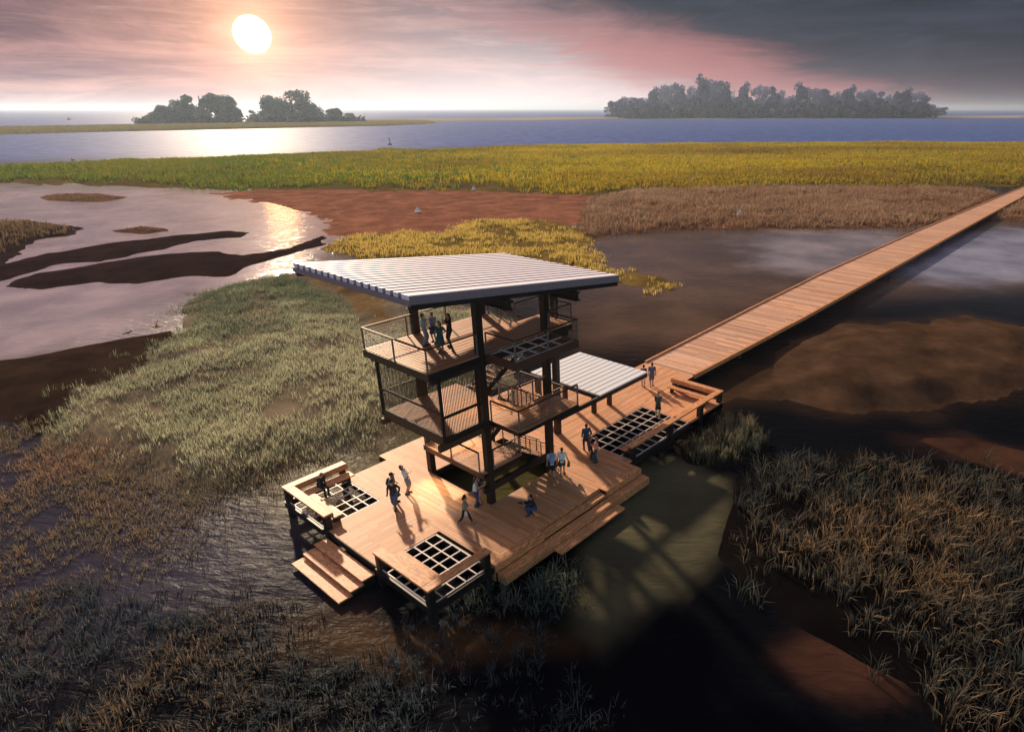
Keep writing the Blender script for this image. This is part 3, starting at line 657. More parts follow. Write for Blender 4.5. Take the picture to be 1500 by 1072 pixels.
# ------------------------------------------------------------------ canopy
KO = (-3.5, 8.84, 0)
can = empty('canopy', KO, 'flat white metal canopy on dark posts next to the tower', 'canopy')
kx0, kx1, ky0, ky1, kz = -6.35, -1.6, 5.95, 11.72, 3.08
cr = MB(KO).box(kx0, kx1, ky0, ky1, kz-.10, kz).build('canopy_roof', M['canopy'], can, bevel=.01)
m = MB(KO)
for i in range(1, 13): y = ky0+(ky1-ky0)*i/13; m.box(kx0+.02, kx1+.05, y-.010, y+.010, kz+.001, kz+.016)
m.build('seam', M['seam'], cr)
m = MB(KO); m.box(-9.9, kx1+.02, ky0+.02, ky0+.16, kz-.38, kz-.104).build('edge_beam', M['steel_black'], can)
MB(KO).box(kx0+.03, kx0+.17, ky0+.165, ky1-.02, kz-.36, kz-.104).build('edge_beam', M['steel_black'], can)
MB(KO).box(kx1-.17, kx1-.03, ky0+.165, ky1-.02, kz-.36, kz-.104).build('edge_beam', M['steel_black'], can)
MB(KO).box(kx0+.175, kx1-.175, 8.75, 8.95, kz-.36, kz-.104).build('ridge_beam', M['steel_black'], can)
for x, y in ((-3.62, 8.72), (-2.0, 8.72), (-3.62, 11.3), (-6.2, 11.3)): MB(KO).box(x, x+.26, y, y+.26, 0, kz-.365).build('post', M['steel'], can, bevel=.01)

# ------------------------------------------------------------------ boardwalk
BO = (80, 9, 0)
bw = empty('boardwalk', BO, 'long straight timber boardwalk crossing the marsh to the horizon grass', 'boardwalk')
Lp = [(6.1, 11.6), (25, 12.15), (43.6, 12.5), (81, 12.0), (120, 10.9), (157, 9.75), (200, 8.4)]
Rp = [(6.1, 7.1), (25, 6.7), (43.6, 6.6), (81, 6.5), (120, 6.3), (157, 6.0), (200, 5.6)]
m = MB(BO); sd = MB(BO); sd2 = MB(BO)
n = len(Lp); vs = [(x, y, z) for z in (-.12, 0) for P_ in (Lp, Rp) for x, y in P_]
fs = []
for i in range(n-1):
    a, b, c, d = i, i+1, n+i+1, n+i; fs += [(2*n+d, 2*n+c, 2*n+b, 2*n+a), (a, b, c, d), (a, 2*n+a, 2*n+b, b), (d, c, 2*n+c, 2*n+d)]
fs += [(0, n, 3*n, 2*n), (n-1, 3*n-1, 4*n-1, 2*n-1)]
m.add(vs, fs).build('deck_boards', M['walk'], bw)
for i in range(n-1):
    sd.bar((*Lp[i], -.02), (*Lp[i+1], -.02), .16, .30); sd2.bar((*Rp[i], -.02), (*Rp[i+1], -.02), .22, .34)
sd.build('edge_beam', M['trim'], bw); sd2.build('edge_beam', M['trim'], bw)
for i in range(14):
    x = 14+i*13.0; yl = np.interp(x, [p[0] for p in Lp], [p[1] for p in Lp])-.6; yr = np.interp(x, [p[0] for p in Rp], [p[1] for p in Rp])+.5
    for y in (yl, yr): MB(BO).tube([(x, y, -.2), (x, y, WZ-1)], .14, 8).build('pile', M['steel_black'], bw, True)

# ------------------------------------------------------------------ landforms (surveyed outlines on the water plane)
def sdf(px, py, pts):
    """signed distance to a polygon, positive inside"""
    p = np.array(pts); d = np.full(px.shape, 1e9); ins = np.zeros(px.shape, bool)
    for i in range(len(p)):
        a, b = p[i], p[(i+1) % len(p)]; e = b-a; L = max(e @ e, 1e-9)
        t = np.clip(((px-a[0])*e[0]+(py-a[1])*e[1])/L, 0, 1)
        d = np.minimum(d, np.hypot(px-a[0]-t*e[0], py-a[1]-t*e[1]))
        c = ((a[1] > py) != (b[1] > py)) & (px < (b[0]-a[0])*(py-a[1])/((b[1]-a[1]) if b[1] != a[1] else 1e-9)+a[0]); ins ^= c
    return np.where(ins, d, -d)
_T = np.random.default_rng(3).random((64, 64))
def vn(x, y, s):
    x = np.asarray(x)/s; y = np.asarray(y)/s; i = np.floor(x).astype(int); j = np.floor(y).astype(int); fx = x-i; fy = y-j
    fx = fx*fx*(3-2*fx); fy = fy*fy*(3-2*fy); g = lambda a, b: _T[a % 64, b % 64]
    return g(i, j)*(1-fx)*(1-fy)+g(i+1, j)*fx*(1-fy)+g(i, j+1)*(1-fx)*fy+g(i+1, j+1)*fx*fy
def fbm(x, y, s): return vn(x, y, s)*.5+vn(x+17.3, y+5.1, s/2.1)*.27+vn(x+3.7, y+41.9, s/4.3)*.15+vn(x+11.1, y+9.9, s/9)*.08
def sstep(x, a, b): t = np.clip((x-a)/(b-a), 0, 1); return t*t*(3-2*t)
A = {}
A['bank_a'] = poly([(-120, 330), (0, 325), (45, 321), (90, 330), (125, 333), (112, 343), (60, 352), (25, 368), (-10, 392), (-120, 400)])
A['bank_b'] = poly([(-60, 405), (0, 390), (70, 372), (150, 357), (240, 347), (330, 338), (366, 341), (352, 348), (290, 353), (246, 364), (200, 372), (148, 383), (80, 388), (0, 412), (-60, 425)])
A['bank_c'] = poly([(0, 420), (60, 400), (150, 386), (240, 371), (320, 369), (350, 377), (420, 364), (455, 352), (472, 346), (474, 358), (430, 372), (380, 385), (330, 405), (280, 404), (200, 417), (140, 414), (60, 425)])
A['bank_d'] = poly([(165, 338), (205, 332), (243, 334), (252, 339), (215, 343), (180, 342)])
A['bank_e'] = poly([(40, 288), (90, 284), (150, 284), (195, 290), (150, 296), (90, 296)])
A['shore'] = poly([(-200, 545), (0, 529), (60, 519), (140, 505), (220, 490), (252, 484), (275, 500), (330, 560), (200, 640), (60, 640), (0, 612), (-200, 640)])
A['red_flat'] = poly([(300, 283), (400, 278), (560, 274), (720, 278), (860, 285), (880, 322), (800, 333), (720, 326), (640, 340), (560, 346), (490, 344), (474, 328), (464, 316), (400, 300)])
A['left_marsh'] = poly([(262, 486), (268, 455), (280, 432), (330, 420), (380, 408), (415, 402), (470, 398), (560, 410), (640, 440), (760, 470), (760, 560), (640, 600), (560, 655), (500, 668), (430, 685), (360, 715), (260, 720), (120, 680), (60, 640), (90, 570), (180, 540)])
A['reed_bank'] = poly([(845, 318), (870, 292), (920, 281), (1100, 276), (1300, 276), (1430, 279), (1480, 290), (1560, 300), (1600, 330), (1480, 322), (1400, 322), (1330, 332), (1200, 334), (1000, 335), (900, 343), (850, 352)])
A['flowers'] = poly([(470, 366), (520, 346), (600, 338), (645, 346), (665, 335), (700, 322), (800, 321), (850, 336), (872, 352), (860, 372), (900, 395), (960, 405), (1000, 420), (960, 425), (880, 410), (830, 390), (640, 380), (540, 380)])
A['dune_r'] = poly([(1095, 578), (1140, 535), (1160, 500), (1230, 475), (1345, 476), (1410, 462), (1540, 484), (1560, 555), (1430, 588), (1330, 606), (1240, 600), (1180, 584)])
A['dune_s'] = poly([(1000, 590), (1040, 560), (1085, 535), (1130, 540), (1140, 556), (1095, 570), (1040, 600)])
A['dune_t'] = poly([(1330, 640), (1420, 640), (1560, 675), (1560, 720), (1440, 680)])
A['right_marsh'] = poly([(1050, 820), (1075, 700), (1130, 672), (1260, 668), (1420, 680), (1600, 720), (1700, 1000), (1600, 1150), (1380, 1120), (1330, 1010), (1160, 900), (1095, 860)])
A['tuft_isle'] = poly([(985, 655), (1010, 625), (1050, 612), (1100, 622), (1125, 650), (1105, 672), (1060, 684), (1010, 680)])
A['near_marsh'] = poly([(-200, 1250), (-200, 900), (60, 850), (300, 830), (400, 850), (470, 930), (560, 915), (640, 900), (700, 860), (850, 815), (860, 870), (800, 930), (850, 1010), (900, 1080), (900, 1250)])
A['far_green'] = poly([(-500, 250), (0, 243), (200, 235), (400, 228), (535, 223), (560, 218), (600, 221), (760, 214), (1000, 211), (1250, 209), (2000, 208), (2000, 270), (1500, 272), (1300, 279), (1100, 280), (900, 286), (700, 281), (500, 279), (300, 276), (0, 269), (-500, 272)])
A['far_strip'] = poly([(-400, 190), (0, 187), (300, 181), (630, 178.2), (640, 181), (560, 184), (300, 189.5), (0, 198), (-400, 204)])
A['far_sand'] = poly([(380, 178.0), (600, 174.0), (1000, 171.0), (1500, 170.0), (2100, 169.6), (2100, 171.8), (1500, 172.6), (1000, 174.2), (700, 176.6), (500, 179.5)])
A['shallow_a'] = poly([(905, 690), (1000, 672), (1060, 700), (1078, 742), (1060, 800), (1030, 842), (980, 868), (930, 895), (880, 950), (850, 925), (846, 870), (846, 800)])
A['shallow_b'] = poly([(400, 960), (420, 905), (470, 878), (530, 880), (560, 925), (660, 920), (760, 915), (870, 945), (850, 960), (700, 965), (600, 985), (520, 975)])
A['shallow_c'] = poly([(1140, 965), (1190, 935), (1260, 940), (1340, 975), (1330, 1020), (1260, 1040), (1190, 1010)])
A['shallow_d'] = poly([(352, 720), (420, 670), (520, 650), (600, 600), (660, 590), (660, 700), (470, 790), (420, 770)])
A['lilac_sky_tint'] = poly([(-300, 275), (250, 278), (420, 290), (470, 316), (480, 360), (420, 405), (280, 430), (255, 490), (0, 535), (-300, 560)])

# tensor grid shared by terrain and water: fine near, coarse far
def axis(lo, hi, step, far, grow=1.22):
    a = list(np.arange(lo, hi+1e-6, step)); s = step; x = hi
    while x < far: s *= grow; x += s; a.append(x)
    s = step; x = lo
    while x > -far: s *= grow; x -= s; a.insert(0, x)
    return np.array(a)
gx = axis(-36, 112, .55, 16000); gy = axis(-24, 150, .55, 16000)
GX, GY = np.meshgrid(gx, gy, indexing='ij')
WXn = (fbm(GX, GY, 3.0)-.5); WX2 = fbm(GX+50, GY-20, 9.0)-.5
ground = np.full(GX.shape, WZ-.9)
RED, BROWN, DARK, SAND, MUD, STRAW = (.20, .062, .030), (.10, .045, .022), (.030, .018, .013), (.34, .25, .16), (.055, .04, .025), (.20, .15, .06)
cr_ = np.full(GX.shape+(3,), .03); cr_[:] = DARK
def raise_(name, hgt, slope, colr, rag=.8, bump=0.0, bs=6.0):
    d = sdf(GX, GY, A[name]); w = np.hypot(GX-CPOS.x, GY-CPOS.y)
    d = d+WXn*rag*2*np.clip(w/60, .5, 4)+WX2*rag*1.5
    z = WZ+np.clip(d*slope, -.9, hgt)
    if bump: z = z+np.clip(d*.3, 0, 1)*bump*(fbm(GX, GY, bs)**2)*2
    m = z > ground
    ground[m] = z[m]
    k = fbm(GX+9, GY, 2.2)[..., None]*.7+.65
    cr_[m] = (np.array(colr)*k)[m]
raise_('bank_a', .5, .10, (.026, .015, .013), .8); raise_('bank_b', .30, .09, (.026, .013, .011), .6); raise_('bank_c', .30, .09, (.026, .013, .011), .6)
raise_('bank_d', .3, .1, (.10, .05, .03), .4); raise_('bank_e', .35, .08, (.16, .09, .05), .5)
raise_('shore', .35, .10, (.034, .020, .013), .5)
raise_('red_flat', .10, .012, (.26, .115, .070), 1.6)
raise_('left_marsh', .25, .10, (.17, .14, .095), 1.2, .5, 5.0)
A['humps'] = poly([(425, 404), (470, 396), (540, 402), (588, 415), (592, 475), (545, 505), (520, 480), (500, 440), (460, 430)])
raise_('humps', .5, .22, (.17, .11, .05), .3, 1.3, 4.5)
raise_('reed_bank', .35, .07, (.17, .085, .045), .8); raise_('flowers', .25, .08, (.17, .115, .035), .8)
raise_('dune_r', .40, .035, (.070, .042, .026), 1.2, 1.1, 17.0); raise_('dune_s', .15, .03, (.055, .034, .020), .5); raise_('dune_t', .2, .03, (.055, .028, .019), .4)
raise_('right_marsh', .06, .03, (.007, .006, .006), .9); raise_('tuft_isle', .2, .2, (.02, .016, .012), .3)
raise_('far_green', .6, .05, (.13, .095, .03), 2.5); raise_('far_strip', .9, .03, (.14, .13, .035), 2.0); raise_('far_sand', 2.5, .02, (.40, .33, .26), 2.0)
def grid_mesh(name, Z, colr=None):
    n, m = Z.shape; me = bpy.data.meshes.new(name)
    co = np.stack([GX, GY, Z], -1).reshape(-1, 3).astype(np.float32)
    i = np.arange((n-1)*(m-1)); r, c = i//(m-1), i % (m-1); b = r*m+c
    lo = np.stack([b, b+m, b+m+1, b+1], -1).ravel().astype(np.int32); k = len(i)
    me.vertices.add(len(co)); me.vertices.foreach_set('co', co.ravel()); me.loops.add(4*k); me.loops.foreach_set('vertex_index', lo)
    me.polygons.add(k); me.polygons.foreach_set('loop_start', np.arange(0, 4*k, 4, dtype=np.int32)); me.polygons.foreach_set('use_smooth', np.ones(k, bool))
    me.update(); set_col(me, colr.reshape(-1, colr.shape[-1])); return me
def set_col(me, c):
    a = me.color_attributes.new('Col', 'FLOAT_COLOR', 'POINT')
    if c.shape[1] == 3: c = np.concatenate([c, np.ones((len(c), 1))], 1)
    a.data.foreach_set('color', c.astype(np.float32).ravel())
# wet mud and marsh soil
t = NT('wet marsh soil'); a = t.n('ShaderNodeAttribute', attribute_name='Col').outputs[0]
n1 = t.noise(t.pos(), 1.1, 8, .62, .4); n2 = t.noise(t.pos(), .23, 5, .6)
bc = t.mix(n1, t.mix(.5, a, (0, 0, 0)), t.mix(1.0, a, (1.45, 1.4, 1.35), 'MULTIPLY')); bc = t.mix(t.smooth(n2, .35, .75), bc, t.mix(1.0, bc, (.55, .55, .6), 'MULTIPLY'))
mud = t.out(bc, t.math('MULTIPLY_ADD', n2, .3, .62), bump=n1, bstr=.5, bdist=.12, Specular_IOR_Level=0.0)
tag(link('mudflat', grid_mesh('mudflat', ground, cr_), mud, None), kind='structure')
# water: body colour by depth and shoals, with painted sky reflections; lake far off is bluer
wc = np.zeros(GX.shape+(3,)); wc[:] = (.0035, .0042, .0065)
dist = np.hypot(GX-CPOS.x, GY-CPOS.y)
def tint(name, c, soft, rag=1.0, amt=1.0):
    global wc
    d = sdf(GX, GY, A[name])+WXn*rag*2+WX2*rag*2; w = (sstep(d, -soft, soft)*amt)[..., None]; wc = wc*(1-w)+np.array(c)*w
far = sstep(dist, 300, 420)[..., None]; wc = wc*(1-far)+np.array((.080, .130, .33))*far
tint('lilac_sky_tint', (.25, .205, .23), 6.0, 2.0)  # pinkish lilac reflection of the sky, painted into the water colour
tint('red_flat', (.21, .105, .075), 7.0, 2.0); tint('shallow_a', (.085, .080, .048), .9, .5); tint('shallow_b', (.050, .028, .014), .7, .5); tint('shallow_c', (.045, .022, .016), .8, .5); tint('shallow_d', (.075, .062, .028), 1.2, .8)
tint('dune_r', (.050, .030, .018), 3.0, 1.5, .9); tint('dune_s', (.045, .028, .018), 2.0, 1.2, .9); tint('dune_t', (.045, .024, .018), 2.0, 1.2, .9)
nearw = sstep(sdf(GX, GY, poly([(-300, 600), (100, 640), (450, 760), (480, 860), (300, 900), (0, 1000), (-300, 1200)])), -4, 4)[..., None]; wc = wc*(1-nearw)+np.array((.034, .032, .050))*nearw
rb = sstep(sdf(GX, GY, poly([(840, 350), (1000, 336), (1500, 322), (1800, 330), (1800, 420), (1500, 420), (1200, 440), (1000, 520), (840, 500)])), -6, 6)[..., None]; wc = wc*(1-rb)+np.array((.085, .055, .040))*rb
A['sky_patch_a'] = poly([(1090, 352), (1150, 338), (1300, 342), (1330, 362), (1270, 388), (1190, 402), (1120, 392)]); A['sky_patch_b'] = poly([(1310, 402), (1350, 372), (1420, 345), (1500, 338), (1600, 345), (1600, 410), (1500, 412), (1400, 414)])
tint('sky_patch_a', (.25, .23, .27), 5.0, 2.5, .85); tint('sky_patch_b', (.27, .29, .40), 5.0, 2.5, .9)  # blue-white sky reflections painted into the water colour as patches
hole = sstep(sdf(GX, GY, [(-15, 6), (-9.7, 6), (-9.7, 10.9), (-15, 10.9)]), -1.2, .6)[..., None]; wc = wc*(1-hole)+np.array((.06, .055, .02))*hole
t = NT('tidal water'); a = t.n('ShaderNodeAttribute', attribute_name='Col').outputs[0]; P_ = t.pos(); S = t.sep(P_)
ang = t.comb(t.math('MULTIPLY_ADD', S[0], .53, t.math('MULTIPLY', S[1], -.85)), t.math('MULTIPLY', t.math('MULTIPLY_ADD', S[0], .85, t.math('MULTIPLY', S[1], .53)), 2.6), 0.0)
w1 = t.noise(ang, .62, 5, .55, .6); w2 = t.noise(ang, .13, 3, .5, .4); w3 = t.noise(P_, 2.6, 3, .6)
hh = t.math('ADD', t.math('MULTIPLY', w1, 1.0), t.math('MULTIPLY_ADD', w3, .18, t.math('MULTIPLY', w2, 1.2)))
mot = t.noise(P_, .11, 5, .6)
bc = t.mix(t.smooth(mot, .3, .75), t.mix(1.0, a, (.62, .62, .66), 'MULTIPLY'), t.mix(1.0, a, (1.35, 1.3, 1.25), 'MULTIPLY'))
cd = t.n('ShaderNodeVectorMath', operation='DISTANCE', inp={0: P_, 1: tuple(CPOS)}).outputs['Value']
mid = t.math('MULTIPLY', t.smooth(cd, 62.0, 95.0), t.math('SUBTRACT', 1.0, t.smooth(cd, 190.0, 290.0)))
far_ = t.smooth(cd, 190.0, 290.0)
water_m = t.out(bc, t.math('ADD', t.math('MULTIPLY_ADD', mid, -.21, .30), t.math('MULTIPLY', far_, .12)), bump=hh, bstr=t.math('MULTIPLY_ADD', t.smooth(cd, 55.0, 100.0), -.36, .62), bdist=.18, IOR=1.33, Specular_IOR_Level=t.math('MULTIPLY_ADD', mid, .26, .010))
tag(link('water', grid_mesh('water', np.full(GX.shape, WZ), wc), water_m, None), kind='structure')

# ------------------------------------------------------------------ grasses
def scatter(pts, density, keep=None, seed=1, cap=400000):
    g = np.random.default_rng(seed); p = np.array(pts); lo, hi = p.min(0), p.max(0); n = min(int((hi-lo).prod()*density), cap*6)
    x = g.uniform(lo[0], hi[0], n); y = g.uniform(lo[1], hi[1], n); m = sdf(x, y, pts)
    k = (m > 0) if keep is None else (g.random(n) < keep(x, y, m))
    return x[k], y[k]
def ground_at(x, y):
    i = np.clip(np.searchsorted(gx, x)-1, 0, len(gx)-2); j = np.clip(np.searchsorted(gy, y)-1, 0, len(gy)-2)
    fx = (x-gx[i])/(gx[i+1]-gx[i]); fy = (y-gy[j])/(gy[j+1]-gy[j])
    return ground[i, j]*(1-fx)*(1-fy)+ground[i+1, j]*fx*(1-fy)+ground[i, j+1]*(1-fx)*fy+ground[i+1, j+1]*fx*fy
def clear(x, y):                                              # keep blades out of the timber work
    k = np.ones(len(x), bool)
    for x0, x1, y0, y1 in ((-18.3, 6.3, 2.1, 16.1), (-23.5, -18, 6.1, 10.4), (-18.2, -7.2, .9, 3), (5, 205, 5.6, 12.8)): k &= ~((x > x0) & (x < x1) & (y > y0) & (y < y1))
    return k
def blades(name, x, y, per, spread, h, w, lean, base, tip, seed=2, label=None, minz=WZ-.05, straight=.5, clr=True, pw=1.0, qf=None):
    g = np.random.default_rng(seed)
    if clr: k = clear(x, y); x, y = x[k], y[k]
    n = len(x)*per; cid = np.repeat(np.arange(len(x)), per)
    ox, oy = g.normal(0, spread, n), g.normal(0, spread, n); X = np.repeat(x, per)+ox; Y = np.repeat(y, per)+oy
    Z = np.maximum(ground_at(X, Y), minz)-.03
    ch = np.repeat(g.uniform(.65, 1.25, len(x)), per)
    H = h*ch*g.uniform(.55, 1.2, n); a = np.arctan2(oy, ox)+g.normal(0, .55, n); L = H*lean*g.uniform(.15, 1.1, n); wd = w*g.uniform(.7, 1.3, n)
    wa = a+np.pi/2+g.normal(0, .5, n); wx, wy = np.cos(wa)*wd/2, np.sin(wa)*wd/2; dx, dy = np.cos(a), np.sin(a)
    V = np.zeros((n, 5, 3))
    V[:, 0] = np.stack([X-wx, Y-wy, Z], -1); V[:, 1] = np.stack([X+wx, Y+wy, Z], -1)
    mx, my, mz = X+dx*L*.3*straight*2*.6, Y+dy*L*.3*straight*2*.6, Z+H*.58
    V[:, 2] = np.stack([mx-wx*.8, my-wy*.8, mz], -1); V[:, 3] = np.stack([mx+wx*.8, my+wy*.8, mz], -1)
    V[:, 4] = np.stack([X+dx*L, Y+dy*L, Z+H*(1-.25*lean*g.random(n))], -1)
    base = np.array(base); tip = np.array(tip)
    q = np.clip(fbm(X, Y, 6.0)*1.5-.25+g.normal(0, .22, n), 0, 1)[:, None]**pw
    if qf: q = np.clip(qf(X, Y)+g.normal(0, .16, n), 0, 1)[:, None]
    cb = base[0]*(1-q)+base[1]*q; ct = tip[0]*(1-q)+tip[1]*q; ct = ct*g.uniform(.7, 1.35, n)[:, None]
    Cc = np.stack([cb, cb, (cb+ct)/2, (cb+ct)/2, ct], 1)
    me = bpy.data.meshes.new(name); me.vertices.add(n*5); me.vertices.foreach_set('co', V.astype(np.float32).ravel())
    b = np.arange(n)*5
    lo = np.stack([b, b+1, b+3, b+2, b+2, b+3, b+4], -1).ravel().astype(np.int32)
    me.loops.add(n*7); me.loops.foreach_set('vertex_index', lo); me.polygons.add(n*2)
    ls = np.stack([np.arange(n)*7, np.arange(n)*7+4], -1).ravel().astype(np.int32); me.polygons.foreach_set('loop_start', ls)
    me.update(); set_col(me, Cc.reshape(-1, 3))
    o = link(name, me, M['blade']); tag(o, label, 'grass', None, 'stuff'); return o
def patchy(s, lo, hi, soft, off=0.0):
    return lambda x, y, d: sstep(fbm(x+off, y, s), lo, hi)*sstep(d, -.1, soft)
# pale marsh behind the tower
x, y = scatter(A['left_marsh'], 17, lambda x, y, d: sstep(d+(fbm(x, y, 2.0)-.5)*6, -.6, 4.0)*(.12+.88*sstep(fbm(x, y, 4), .34, .54))*(1-.97*sstep(sdf(x, y, A['humps']), -.6, .8)), 11)
blades('marsh_grass', x, y, 6, .15, .48, .034, .6, [(.06, .085, .05), (.27, .27, .17)], [(.17, .22, .13), (.78, .76, .50)], 12, qf=lambda X, Y: sstep(np.hypot(X+9, Y-21), 44, 8)*.8+(fbm(X, Y, 5.0)-.45)*1.1, label= 'pale olive marsh grass spreading behind the tower to the mud shore')
# sparse stems standing in the open water to the west
fade = poly([(-150, 640), (60, 610), (160, 640), (280, 690), (470, 640), (560, 600), (640, 610), (520, 665), (430, 712), (380, 770), (250, 840), (120, 940), (-150, 1000)])
x, y = scatter(fade, 26, lambda x, y, d: sstep(d, -1, 4)*sstep(fbm(x+30, y, 3.5), .24, .58)*np.clip(1.1*np.exp(np.minimum(sdf(x, y, A['left_marsh']), 0)/7.0), .10, 1), 13)
blades('water_sedge', x, y, 6, .10, .42, .027, .8, [(.05, .055, .035), (.09, .06, .045)], [(.27, .26, .16), (.62, .38, .22)], 14, 'sparse orange tipped sedge standing in the open water')
x, y = scatter(A['near_marsh'], 16, lambda x, y, d: sstep(d+(fbm(x, y, 1.5)-.5)*5, -.8, 5)*sstep(fbm(x-12, y+7, 3.2), .24, .54), 15)
blades('cordgrass', x, y, 8, .11, .56, .032, .8, [(.010, .015, .018), (.022, .022, .018)], [(.10, .14, .165), (.46, .30, .17)], 16, pw=3.4, label='dark blue green cordgrass in the shallows below the deck')
x, y = scatter(A['right_marsh'], 6.5, lambda x, y, d: sstep(d+(fbm(x, y, 1.8)-.5)*5, -.7, 4.0)*(.25+.75*sstep(fbm(x+5, y-9, 3.0), .30, .52))*(1-.85*sstep(sdf(x, y, A['shallow_c']), -1, .6)), 17)
blades('tall_sedge', x, y, 8, .14, .95, .042, .85, [(.008, .012, .013), (.026, .022, .016)], [(.085, .110, .105), (.52, .32, .16)], 18, pw=3.0, label= 'tall dark sedge with orange tips on the marsh beyond the steps')
x, y = scatter(A['tuft_isle'], 14, lambda x, y, d: sstep(d, -.1, .5), 19)
blades('sedge_tuft', x, y, 8, .12, .85, .04, .4, [(.02, .035, .03), (.05, .05, .03)], [(.10, .14, .12), (.46, .30, .13)], 20, 'round island of blue green sedge beside the long bench')
edge_t = poly([(690, 872), (740, 850), (820, 815), (850, 850), (840, 905), (740, 905), (640, 915)])
x, y = scatter(edge_t, 9, lambda x, y, d: sstep(d, -.3, .5)*.8, 21)
blades('reed_clump', x, y, 8, .12, .75, .040, .8, [(.02, .03, .028), (.04, .045, .03)], [(.16, .22, .20), (.32, .29, .17)], 22, 'dark reed clumps in front of the wide timber steps')
pit = poly([(470, 700), (510, 690), (560, 735), (505, 765), (470, 740)], WZ)
x, y = scatter([(-21.2, 10.9), (-18.6, 10.9), (-18.6, 14.2), (-21.2, 14.2)], 7, None, 23)
blades('reed_clump', x, y, 7, .10, .62, .03, .4, [(.04, .05, .04), (.07, .05, .02)], [(.16, .17, .11), (.55, .30, .05)], 24, 'green reeds growing up beneath the floor grating by the seated man', clr=False)
x, y = scatter(A['flowers'], 5, lambda x, y, d: sstep(d+(fbm(x, y, 6)-.5)*10, -1, 5)*(.08+.92*sstep(fbm(x, y, 6), .34, .56)), 25)
blades('yellow_sedge', x, y, 6, .25, .60, .09, .5, [(.30, .24, .05), (.34, .23, .06)], [(.85, .68, .14), (.85, .60, .18)], 26, 'bright yellow flowering sedge behind the tower roof')
x, y = scatter(A['reed_bank'], 3.2, lambda x, y, d: sstep(d, -2, 4)*(.25+.75*sstep(fbm(x+8, y, 7), .30, .55)), 27)
blades('dry_reed', x, y, 6, .35, 1.15, .10, .9, [(.12, .065, .035), (.20, .11, .06)], [(.38, .22, .13), (.58, .40, .26)], 28, 'dry brown reeds on the bank under the green marsh')
fg = A['far_green']
x, y = scatter(fg, .95, lambda x, y, d: sstep(d+(fbm(x, y, 14)-.5)*26, 0, 16)*(.30+.70*sstep(fbm(x, y, 22), .30, .52))*np.clip(340/np.hypot(x-CPOS.x, y-CPOS.y), .3, 1), 29, 90000)
g = x.copy()
lft = np.clip(((x-CPOS.x)*rt.x+(y-CPOS.y)*rt.y)/((x-CPOS.x)*math.cos(CY)+(y-CPOS.y)*math.sin(CY))*944+CPX, 0, 1500)
gsel = rng.random(len(x)) < sstep(lft, 250, 900)*.9+(fbm(x, y, 30)-.5)*.5
blades('gold_grass', x[gsel], y[gsel], 5, .8, 1.15, .34, .5, [(.25, .20, .012), (.13, .10, .012)], [(.62, .47, .022), (.32, .19, .022)], 30, qf=lambda X, Y: fbm(X, Y*1.0+X*.6, 42)*2.2-.7, label='gold green marsh grass in a broad band below the lake', clr=True)
blades('green_grass', x[~gsel], y[~gsel], 5, .8, 1.15, .34, .5, [(.065, .11, .012), (.10, .13, .015)], [(.15, .24, .018), (.28, .26, .025)], 31, qf=lambda X, Y: fbm(X, Y+X*.6, 42)*2.2-.7, label='deep green marsh grass in a broad band below the lake', clr=True)
for nm in ('bank_a', 'bank_d', 'bank_e'):
    x, y = scatter(A[nm], 1.6, lambda x, y, d: sstep(d, .5, 4)*.8, 33)
    blades('dry_tussock', x, y, 6, .3, .8 if nm == 'bank_a' else .5, .10, .5, [(.09, .05, .03), (.12, .08, .04)], [(.22, .14, .08), (.32, .22, .12)], 34, {'bank_a': 'brown tussocks on the dark mud spit reaching into the pink water', 'bank_d': 'brown tussocks on the smallest mud islet in the pink water', 'bank_e': 'brown tussocks on the thin islet below the green marsh'}[nm])
x, y = scatter(A['far_strip'], .10, lambda x, y, d: sstep(d, 0, 10), 35)
blades('shore_grass', x, y, 6, 1.5, 1.6, .8, .4, [(.10, .10, .03), (.14, .12, .04)], [(.22, .20, .07), (.30, .25, .10)], 36, 'thin strip of olive grass along the far side of the lake')

